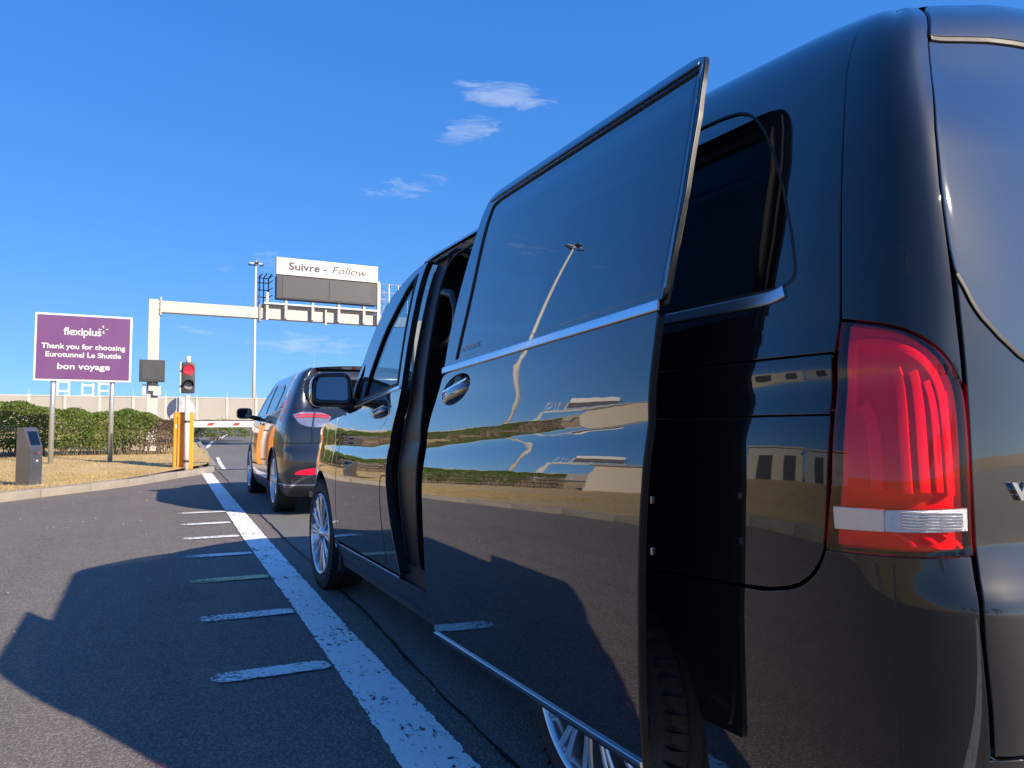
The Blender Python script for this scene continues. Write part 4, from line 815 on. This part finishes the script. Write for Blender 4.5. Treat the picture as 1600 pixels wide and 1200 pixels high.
for mir in (False, True):
    strip(VB, 'window_seal', [(1.248, 1.087), (1.156, 1.108), (1.094, 1.13), (1.043, 1.168), (0.998, 1.208), (0.975, 1.248), (0.96, 1.269)], .008, 'seal_rubber', tg, off=.001, th=.005, mirror=mir); strip(VB, 'window_seal', [(1.0, 1.799), (1.183, 1.799), (1.288, 1.788), (1.68, 1.778)], .014, 'seal_rubber', tg, off=.001, th=.006, mirror=mir)
bmp = pb('rear_bumper', [(.20, .697), (.33, .708), (.58, .721), (0.654, 0.736), (0.693, 0.763), (0.712, 0.795), (0.718, 0.814), (0.835, 0.818), (0.948, 0.822), (0.943, 0.72), (0.949, 0.602), (0.951, 0.527), (UC, .522), (UC, .27), (0.867, 0.3), (0.6, 0.261), (.41, .285)] + arc(0, .345, .41, -8, 60, 14), 'black_paint', du=.02)
for mir in (False, True): strip(VB, 'crease_reflection_line', [(0.829, 0.809), (0.83, 0.606), (0.825, 0.317)], .003, 'black_edge', bmp, off=.0, th=.002, mirror=mir); strip(VB, 'lower_lip', [(.43, .30), (0.6, 0.286), (0.871, 0.322), (1.6, .29)], .05, 'black_trim', bmp, off=.002, th=.012, mirror=mir)  # the thin dark strip draws in the reflection change along the corner crease
me = text_mesh('V', .037, .0015, 0, 1, .003); n_ = Vector(tuple(VB.nrm(1.054, 0.922))); ax = Vector(tuple(VB.p(1.082, 0.922) - VB.p(1.025, 0.922))).normalized(); az = n_.cross(ax)
if az.z < 0: az = -az
c0 = Vector(tuple(VB.p(1.044, .908, .004)))
for v in me.vertices: v.co = c0 + ax * v.co.x * 1.35 + az * v.co.y + n_ * v.co.z
me.materials.clear(); me.materials.append(MATS['chrome']); o = bpy.data.objects.new('emblem', me); C.objects.link(o); o.parent = tg
# nose
pb('front_bumper', [(-3.75, .60), (-3.745, .27), (UF, .27), (UF, .60)], 'black_paint'); pb('nose', [(-3.748, .95), (-3.745, .61), (UF, .61), (UF, .93), (-4.2, .935)], 'black_paint')
for mir in (False, True): panel(VB, 'headlight', rounded([(-3.78, .93), (-3.80, .80), (-4.10, .74), (-4.30, .78), (-4.25, .86)], .03), 'privacy_glass', van, off=.004, mirror=mir, du=.02)
pb('grille', [(-4.33, .86), (-4.36, .64), (UF, .64), (UF, .86)], 'black_trim', off=.004)
# bonnet, windscreen and roof spring across between left and right edges
def spring(name, left, bow, crown, mat, n=25, parent=van):
    rows = []
    for (P_, bw, cr) in zip(left, bow, crown):
        rows.append([(P_[0] + (2 * VXC - 2 * P_[0]) * t, P_[1] + bw * (1 - (2 * t - 1) ** 2), P_[2] + cr * (1 - (2 * t - 1) ** 2)) for t in np.linspace(0, 1, n)])
    return grid(name, np.array(rows), mat, parent)
L_ = [VB.p(*q_) for q_ in [(-2.60, 1.097), (-3.0, 1.068), (-3.4, 1.018), (-3.72, .95)]]; spring('bonnet', L_, [.50, .46, .42, .32], [.03, .05, .06, .04], 'black_paint')
al = [(-1.66, 1.806), (-1.77, 1.787), (-1.878, 1.757), (-2.0, 1.71), (-2.106, 1.659), (-2.19, 1.57), (-2.268, 1.47), (-2.36, 1.355), (-2.458, 1.235), (-2.53, 1.16), (-2.60, 1.10)]
spring('windscreen', [VB.p(a, b_) for a, b_ in al], np.linspace(.30, .52, len(al)), np.linspace(.075, .01, len(al)), 'screen_glass')
edge = [VB.p(u, float(np.interp(u, [-1.655, -1.60, -1.45], [1.815, 1.868, 1.90]))) for u in np.concatenate([[-1.655, -1.60, -1.52], np.linspace(-1.45, 1.04, 56)])] + [VB.p(u, 1.90, .004) for u in np.linspace(1.055, UC, 12)]
fe = [(VB.p(-1.66, 1.806)[0] + (2 * VXC - 2 * VB.p(-1.66, 1.806)[0]) * t, 1.66 + .30 * (1 - (2 * t - 1) ** 2), 1.806 + .075 * (1 - (2 * t - 1) ** 2)) for t in np.linspace(0, 1, 25)]
lft = [tuple(p) for p in edge]; rgt = [(2 * VXC - p[0], p[1], p[2]) for p in lft][::-1]
bp = lft[:-1] + rgt[:-1] + [fe[-1 - i] for i in range(25)]
pl2 = [(p[0], p[1]) for p in bp]; gu, gz = np.meshgrid(np.arange(.3, 1.7, .1), np.arange(-.75, 2.0, .1)); gu = gu.ravel(); gz = gz.ravel(); ok = inpoly(pl2, gu, gz); B_ = np.array(pl2); dist = np.min(np.hypot(gu[:, None] - B_[:, 0], gz[:, None] - B_[:, 1]), 1); ok &= dist > .05
inn = [(a, b_, float(np.interp(b_, [-.75, -.05, 1.3, 2.0], [1.866, 1.897, 1.90, 1.88])) + .028 * (1 - math.exp(-d_ / .12))) for a, b_, d_ in zip(gu[ok], gz[ok], dist[ok])]
co, _, fa, ov, _, _ = delaunay_2d_cdt([Vector(p) for p in pl2] + [Vector((p[0], p[1])) for p in inn], [(i, (i + 1) % len(pl2)) for i in range(len(pl2))], [], 0, 1e-6)
src = bp + inn; V = [(c.x, c.y, src[o_[0]][2] if o_ else 1.9) for c, o_ in zip(co, ov)]; XY = np.array([(v[0], v[1]) for v in V]); F = [f for f in fa if inpoly(pl2, XY[list(f)].mean(0)[:1], XY[list(f)].mean(0)[1:])[0]]
autosm(mobj('roof', V, F, 'black_paint', van), 60)
# cabin floor, underside, seats, dashboard
MB().box(.16, 1.77, -.72, 3.0, .40, .47).box(.35, 1.58, -.80, 3.75, .24, .40).box(.06, 1.87, .46, 2.72, .22, .42).build('floor_pan', 'black_trim', van)
MB().box(.12, 1.81, 2.62, 3.02, .5, 1.08, .08).build('dashboard', 'interior', van); MB().box(.14, 1.79, 3.02, 3.06, .3, 1.05).build('bulkhead', 'interior', van)
def seat(x, y, d_=1):
    s = MB().box(x - .24, x + .24, y - .25, y + .25, .72, .88, .05).build('seat', 'seat_leather', van); b_ = MB().box(x - .23, x + .23, y - .06, y + .06, 0, .66, .05).build('backrest', 'seat_leather', s, loc=(0, -.26 * d_, .86)); b_.rotation_euler = (0, 0, 0)
    b_.data.transform(Matrix.Translation((0, -y, 0))); b_.data.transform(Matrix.Rotation(R(12 * d_), 4, 'X')); b_.location = (0, y - .25 * d_, .84)
    MB().box(x - .13, x + .13, y - .36 * d_ - .05 - (.12 if d_ > 0 else -.12), y - .36 * d_ + .05 - (.12 if d_ > 0 else -.12), 1.52, 1.70, .04).build('headrest', 'seat_leather', s); MB().box(x - .2, x + .2, y - .2, y + .2, .47, .72).build('seat_base', 'black_trim', s)
for x in (.5, 1.43): seat(x, 2.0)
for x in (.45, .97, 1.48): seat(x, .25)
for mir in (False, True): panel(VB, 'pillar_trim', [(-1.62, .45), (-1.60, 1.78), (-1.46, 1.78), (-1.45, .45)], 'interior', van, off=-.12, flange=.05, mirror=mir)
lp_ = [(.17, 1.50, 1.60), (.17, 1.40, 1.625), (.17, 1.31, 1.60), (.17, 1.27, 1.53), (.17, 1.28, 1.44), (.17, 1.33, 1.40), (.17, 1.46, 1.38), (.17, 1.50, 1.42)]
MB().tube(lp_, .021, 8, closed=True).build('grab_handle', 'black_trim', van, True)
MB().tube([(.20, 1.50, 1.75), (.16, 1.49, 1.3), (.16, 1.47, .7)], .012, 6).build('seat_belt', 'seal_rubber', van)
# wheels
def wheel(parent, y, z, r, w, xface, right, spokes, rim_r, dbl=True, xc=None):
    sgn = -1 if right else 1; e = bpy.data.objects.new('wheel', None); C.objects.link(e); e.parent = parent; e.location = (xface, y, z); e.rotation_euler = (0, 0, math.pi if right else 0)
    t = MB(); pf = [(.012, rim_r + .012), (.0, rim_r + .03), (-.004, r - .045), (.012, r - .018), (.03, r - .004)]
    x = .03
    for k in range(4):
        x1 = .03 + (w - .06) * (k + .42) / 4; pf += [(x1 + .0, r), (x1 + .004, r - .008), (x1 + .010, r - .008), (x1 + .014, r)]
    pf += [(w - .03, r - .004), (w, r - .05), (w - .01, rim_r)]
    autosm(t.lathe(pf, 64).build('tyre', 'rubber', e), 50)
    tb = MB()
    for k in range(56):
        a = 2 * math.pi * k / 56
        for (x0, x1, s_) in ((.004, .05, 1), (w - .05, w - .004, -1)):
            ca, sa = math.cos(a), math.sin(a); tb.add([(x0 + (r_ - r + .018) * 0, (r_) * math.cos(a + da), (r_) * math.sin(a + da)) for r_ in (r - .028, r + .001) for da in (-.035, .025)] + [(x1, (r_) * math.cos(a + da + .03), (r_) * math.sin(a + da + .03)) for r_ in (r - .028, r + .002) for da in (-.035, .025)], [(0, 1, 3, 2), (4, 6, 7, 5), (2, 3, 7, 6), (0, 2, 6, 4), (1, 5, 7, 3)])
    tb.build('tread_block', 'rubber', e)['kind'] = 'stuff'
    rm = MB().lathe([(.004, rim_r + .012), (-.002, rim_r + .006), (.004, rim_r - .006), (.03, rim_r - .014), (.09, rim_r - .03), (w - .02, rim_r - .02)], 56).build('rim', 'alloy', e); autosm(rm, 50)
    sp = MB()
    for k in range(spokes):
        for dlt, wd in (((-.055, .010), (.055, .010)) if dbl else ((0, .02),)):
            a = 2 * math.pi * k / spokes + dlt; a2 = a + (dlt * .5 if dbl else 0); r0, r1 = .055, rim_r - .004
            c0_, s0, c1, s1 = math.cos(a), math.sin(a), math.cos(a2), math.sin(a2); vs = []
            for (rr, cc, ss, wd_, xf, xb) in ((r0, c0_, s0, wd * .8, .012, .045), ((r0 + r1) * .55, (c0_ + c1) / 2, (s0 + s1) / 2, wd, .005, .045), (r1, c1, s1, wd * 1.25, .004, .035)):
                for (sd_, xx) in ((-1, xf + .004), (-.5, xf), (.5, xf), (1, xf + .004), (1, xb), (-1, xb)): vs.append((xx, rr * cc - ss * wd_ * sd_, rr * ss + cc * wd_ * sd_))
            sp.add(vs, [(i * 6 + j, i * 6 + (j + 1) % 6, i * 6 + 6 + (j + 1) % 6, i * 6 + 6 + j) for i in range(2) for j in range(6)])
    autosm(sp.build('spoke', 'alloy', e), 40); MB().lathe([(-.002, .001), (.0, .032), (.006, .036), (.014, .062), (.05, .066)], 28).build('hub_cap', 'alloy', e, True)
    MB().lathe([(.07, .02), (.07, .155), (.09, .155), (.09, .02)], 36).build('brake_disc', 'brake', e); MB().lathe([(.11, .01), (.11, rim_r - .035)], 36).build('wheel_well', 'black_trim', e)
    return e
for y in (.055, 3.2):
    wheel(van, y, .345, .345, .235, .022, False, 12, .245); wheel(van, y, .345, .345, .235, 2 * VXC - .022, True, 12, .245)
for mir in (False, True):
    f = MB().box(-.015, .20, -.02, .02, -.13, .14, .012); 
    o = f.build('mud_flap', 'rubber', van, loc=((.06 if not mir else 2 * VXC - .25), 2.76, .30)); o.rotation_euler = (R(8), 0, 0)
# door mirrors
for mir in (False, True):
    def mx_(x): return 2 * VXC - x if mir else x
    def sup(cx, cy, cz, a, b_, c_, n=22, e=.55):
        vs = []; fs = []
        for i in range(n + 1):
            t = -math.pi / 2 + math.pi * i / n
            for j in range(2 * n):
                s = 2 * math.pi * j / (2 * n); f_ = lambda v, k: math.copysign(abs(v) ** k, v)
                X_ = a * f_(math.cos(t), e) * f_(math.cos(s), e); Z_ = c_ * f_(math.cos(t), e) * f_(math.sin(s), e); Y_ = b_ * f_(math.sin(t), .8)
                if Y_ < 0: Y_ = max(Y_, -.028)
                vs.append((mx_(cx + X_), cy + Y_, cz + Z_ + .012 * (X_ / a) * 1))
        for i in range(n):
            for j in range(2 * n): fs.append((i * 2 * n + j, i * 2 * n + (j + 1) % (2 * n), (i + 1) * 2 * n + (j + 1) % (2 * n), (i + 1) * 2 * n + j))
        return vs, fs
    vs, fs = sup(-.085, 2.50, 1.238, .108, .115, .094); mi = autosm(mobj('door_mirror', vs, fs, 'black_paint', van), 60)
    poly_ = rounded([(-.178, 1.170), (-.168, 1.312), (.005, 1.318), (.012, 1.165)], .04); k = len(poly_)
    mg = [(mx_(x), 2.447 + (z - 1.24) * .15 - (x + .085) * .25, z) for x, z in poly_]; mobj('mirror_glass', mg, [tuple(range(k)) if mir else tuple(range(k))[::-1]], 'mirror_glass', mi)
    MB().tube([(a, b_ + .012, c) for a, b_, c in mg], .016, 8, closed=True).build('mirror_rim', 'black_trim', mi, True)
    ar_ = MB().tube([(mx_(-.02), 2.52, 1.17), (mx_(.06), 2.50, 1.14)], [.035, .045], 12); ar_.build('mirror_arm', 'black_trim', mi, True)

# ================================================================== THE DARK CAR AHEAD
SB = Body(([-5.4, -4.2, -3.75, -3.62, -3.45, -3.2, -2.9, -2.4, -1.4, 0, .3, .5, .62, .72, .80, .95, 1.2, 1.55, 2.6], [-90, -85, -72, -52, -30, -14, -6, -2, 0, 0, 3, 10, 22, 42, 58, 72, 82, 90, 90]),
          ([.2, .3, .45, .6, .75, .9, 1.0, 1.05, 1.09, 1.12, 1.3, 1.48, 1.57, 1.62, 1.68], [-.5, -.3, -.08, 0, .05, .10, .16, .22, .31, .32, .34, .38, .55, .9, 1.3]),
          ([.2, .3, .45, .6, .70, .76, .9, 1.02, 1.08, 1.2, 1.4, 1.56, 1.62, 1.68], [.16, .06, .01, 0, .012, .06, .07, .10, .15, .24, .40, .50, .50, .56]),
          ([.2, .3, .45, .6, .75, .9, 1.0], [.12, .05, 0, 0, .03, .10, .2]), .6, .94)
SXC = SB.xc
suv = thing('parked_car', (.42, 7.75, 0), 'dark grey sport utility car waiting at the barrier ahead of the van', 'car', -.03); suv.scale = (1.06,) * 3
UCS = SB.ucentre(1.0); UFS = SB.ucentre(.6, False)
for mir in (False, True):
    def pn(name, poly, mat, parent=suv, **k): return panel(SB, name, poly, mat, parent, mirror=mir, **k)
    def st(name, line, h, mat, parent=suv, **k): return strip(SB, name, line, h, mat, parent, mirror=mir, **k)
    Q = dict(du=.08, dz=.04, flange=.012)
    pn('front_wing', [(-2.29, .335), (-2.33, .7), (-2.31, 1.05), (-2.262, 1.113), (-2.5, 1.085), (-2.9, 1.04), (-3.3, .96), (-3.32, .6), (-3.12, .58)] + arc(-2.74, .36, .39, 146, -4), 'suv_paint', **Q)
    fd = pn('front_door', [(-2.278, .335), (-2.318, .7), (-2.298, 1.05), (-2.25, 1.113), (-1.245, 1.133), (-1.25, .7), (-1.235, .335)], 'suv_paint', **Q); rd = pn('rear_door', [(-1.225, .335), (-1.24, .7), (-1.235, 1.134), (-.37, 1.148), (-.41, 1.0), (-.43, .75), (-.46, .5), (-.55, .36)], 'suv_paint', **Q)
    for d_, u0, z0 in ((fd, -1.45, 1.02), (rd, -.66, 1.04)): st('door_handle', [(u0, z0), (u0 + .08, z0 + .004), (u0 + .18, z0 + .006)], .026, 'suv_paint', d_, off=.022, th=.02); 
    pn('rear_wing', [(-.36, 1.149), (.90, 1.185), (.945, 1.0), (.952, .806), (.322, .806), (.322, .585)] + arc(0, .36, .39, 35, 165) + [(-.45, .5), (-.42, .75), (-.40, 1.0)], 'suv_paint', du=.05, dz=.03, flange=.012)
    w1 = [(-2.2, 1.138), (-1.30, 1.155), (-1.27, 1.525), (-1.5, 1.51), (-1.8, 1.40)]; w2 = [(-1.22, 1.157), (-.44, 1.175), (-.33, 1.42), (-.45, 1.505), (-1.19, 1.527)]; w3 = [(-.38, 1.178), (.24, 1.205), (.05, 1.38), (-.16, 1.46), (-.38, 1.49), (-.27, 1.42)]
    gh = pn('window_frame', [(-2.26, 1.12), (-.37, 1.153), (.90, 1.19), (.72, 1.31), (.655, 1.40), (.64, 1.50), (.72, 1.60), (.80, 1.65), (-1.40, 1.65), (-1.62, 1.575), (-1.92, 1.44), (-2.2, 1.27), (-2.45, 1.10)], 'suv_paint', holes=[w1, w2, w3], du=.05, dz=.03, flange=.012)
    for w in (w1, w2, w3): pn('window', w, 'car_glass', gh, off=-.005, flange=0, du=.08, dz=.04)
    st('window_trim', [(-2.24, 1.127), (-1.25, 1.146), (-.37, 1.163), (.26, 1.193)], .014, 'chrome', gh); st('pillar_trim', [(-1.245, 1.15), (-1.23, 1.53)], .05, 'seal_rubber', gh, off=-.002, th=.006); st('pillar_trim', [(-.41, 1.175), (-.30, 1.42), (-.41, 1.50)], .03, 'seal_rubber', gh, off=-.002, th=.006)
    pn('sill', [(-2.36, .2), (-2.36, .328), (-.5, .328), (-.38, .26), (-.40, .2)], 'black_trim', off=.004, du=.1, dz=.05); st('sill_trim', [(-2.25, .345), (-.55, .35)], .02, 'chrome')
    tl = pn('tail_light', [(.64, 1.115), (.74, 1.15), (.93, 1.152), (1.06, 1.145), (1.17, 1.09), (1.11, .975), (.96, .968), (.80, .995)], 'clear_lens', off=.02, flange=.03, du=.03, dz=.02)
    pn('housing', [(.65, 1.113), (.74, 1.145), (.93, 1.147), (1.06, 1.14), (1.16, 1.09), (1.10, .98), (.96, .973), (.80, 1.0)], 'lamp_grey', tl, off=.004, flange=0, du=.03, dz=.02)
    for z, u0 in ((1.115, .71), (1.09, .72)): st('red_band', [(u0, z), (.93, z + .006), (1.06, z), (1.13, z - .012)], .015, 'barrier_red', tl, off=.010, th=.006)
    st('gate_gap', [(.952, 1.15), (.958, .97), (.96, .80)], .008, 'seal_rubber', off=.018, th=.01)
    pn('reflector', [(.77, .463), (.79, .50), (.95, .53), (1.02, .53), (1.02, .463)], 'red_plastic', off=.006, flange=.01, du=.03, dz=.02)
    panel(SB, 'headlight', [(-3.34, .95), (-3.36, .80), (-3.7, .76), (-3.8, .82), (-3.6, .9)], 'privacy_glass', suv, off=.003, mirror=mir)
    pn('arch_liner', arc(0, .36, .385, 180, 0), 'black_trim', off=-.24, flange=0, dz=.06); pn('arch_liner', arc(-2.74, .36, .385, 180, 0), 'black_trim', off=-.24, flange=0, dz=.06)
    for a in (0, -2.74): st('arch_edge', arc(a, .36, .392, 175, 5), .012, 'suv_paint', off=.004, th=.01)
    def mx_(x): return 2 * SXC - x if mir else x
    vs, fs = [], []; n = 14
    for i in range(n + 1):
        t = -math.pi / 2 + math.pi * i / n
        for j in range(2 * n):
            s_ = math.pi * j / n; f_ = lambda v, k: math.copysign(abs(v) ** k, v); X_ = .105 * f_(math.cos(t), .6) * f_(math.cos(s_), .6); Z_ = .078 * f_(math.cos(t), .6) * f_(math.sin(s_), .6); Y_ = .09 * f_(math.sin(t), .8); Y_ = max(Y_, -.03); vs.append((mx_(-.13 + X_), 2.02 + Y_, 1.175 + Z_))
    for i in range(n):
        for j in range(2 * n): fs.append((i * 2 * n + j, i * 2 * n + (j + 1) % (2 * n), (i + 1) * 2 * n + (j + 1) % (2 * n), (i + 1) * 2 * n + j))
    mi = autosm(mobj('door_mirror', vs, fs, 'suv_paint', suv), 60); pq = rounded([(-.222, 1.118), (-.218, 1.234), (-.042, 1.234), (-.040, 1.118)], .035); k = len(pq); mobj('mirror_glass', [(mx_(x), 1.986, z) for x, z in pq], [tuple(range(k)) if mir else tuple(range(k))[::-1]], 'mirror_glass', mi)
    MB().tube([(mx_(-.06), 2.04, 1.13), (mx_(.07), 2.03, 1.10)], [.028, .035], 10).build('mirror_arm', 'black_trim', mi, True)
def pb(name, poly, mat, parent=suv, **k): return panel(SB, name, poly, mat, parent, both=True, **k)
tg = pb('tailgate', [(.912, 1.183), (.955, 1.0), (.964, .806), (UCS, .80), (UCS, 1.185)], 'suv_paint', du=.05, dz=.03, flange=.012); pb('rear_window', [(.665, 1.49), (.68, 1.40), (.745, 1.315), (.915, 1.205), (UCS, 1.195), (UCS, 1.52), (.80, 1.53)], 'privacy_glass', tg, du=.05, dz=.03, flange=.01)
pb('spoiler', [(.648, 1.505), (.73, 1.604), (.81, 1.65), (UCS, 1.65), (UCS, 1.53), (.80, 1.54), (.67, 1.502)], 'suv_paint', tg, off=.03, du=.04, dz=.03, flange=.05)
bm_ = pb('rear_bumper', [(.326, .798), (.955, .798), (UCS, .792), (UCS, .22), (.5, .22)] + arc(0, .36, .392, -20, 35, 10) + [(.326, .59)], 'suv_paint', du=.05, dz=.03, flange=.012)
for mir in (False, True): strip(SB, 'lower_trim', [(.40, .345), (.7, .35), (1.0, .352), (1.5, .352)], .016, 'chrome', bm_, off=.004, mirror=mir); strip(SB, 'diffuser', [(.42, .27), (.7, .265), (1.0, .265), (1.5, .265)], .09, 'black_trim', bm_, off=.003, mirror=mir)
pb('front_bumper', [(-3.325, .95), (-3.33, .22), (UFS, .22), (UFS, .93)], 'suv_paint', du=.08, dz=.04)
def spring2(name, left, bow, crown, mat, n=21):
    rows = [[(P_[0] + (2 * SXC - 2 * P_[0]) * t, P_[1] + bw * (1 - (2 * t - 1) ** 2), P_[2] + cr * (1 - (2 * t - 1) ** 2)) for t in np.linspace(0, 1, n)] for P_, bw, cr in zip(left, bow, crown)]
    return grid(name, np.array(rows), mat, suv)
spring2('bonnet', [SB.p(*q_) for q_ in [(-2.45, 1.10), (-2.9, 1.04), (-3.32, .955)]], [.4, .34, .26], [.02, .05, .04], 'suv_paint')
al = [(-1.40, 1.65), (-1.62, 1.575), (-1.92, 1.44), (-2.2, 1.27), (-2.45, 1.10)]; spring2('windscreen', [SB.p(*q_) for q_ in al], np.linspace(.2, .4, 5), np.linspace(.03, .02, 5), 'tint_glass')
us = np.linspace(-1.40, .80, 24); spring2('roof', [SB.p(u, 1.65) for u in us], np.interp(us, [-1.4, -.9, .3, .8], [.2, 0, 0, -.08]), np.full(24, .03), 'suv_paint')
MB().box(.3, 1.58, -.75, 3.3, .22, .42).box(.1, 1.78, .42, 2.3, .2, .45).build('floor_pan', 'black_trim', suv); MB().box(.15, 1.73, 1.95, 2.3, .5, 1.05, .05).build('dashboard', 'interior', suv)
for x, y in ((.5, 1.2), (1.38, 1.2), (.45, .2), (1.43, .2)):
    se = MB().box(x - .23, x + .23, y - .08, y + .06, .6, 1.18, .05).build('seat', 'seat_leather', suv); MB().box(x - .12, x + .12, y - .1, y, 1.17, 1.36, .03).build('headrest', 'seat_leather', se)
for y in (0, 2.74):
    wheel(suv, y, .365, .365, .235, .02, False, 5, .25, True); wheel(suv, y, .365, .365, .235, 2 * SXC - .02, True, 5, .25, True)
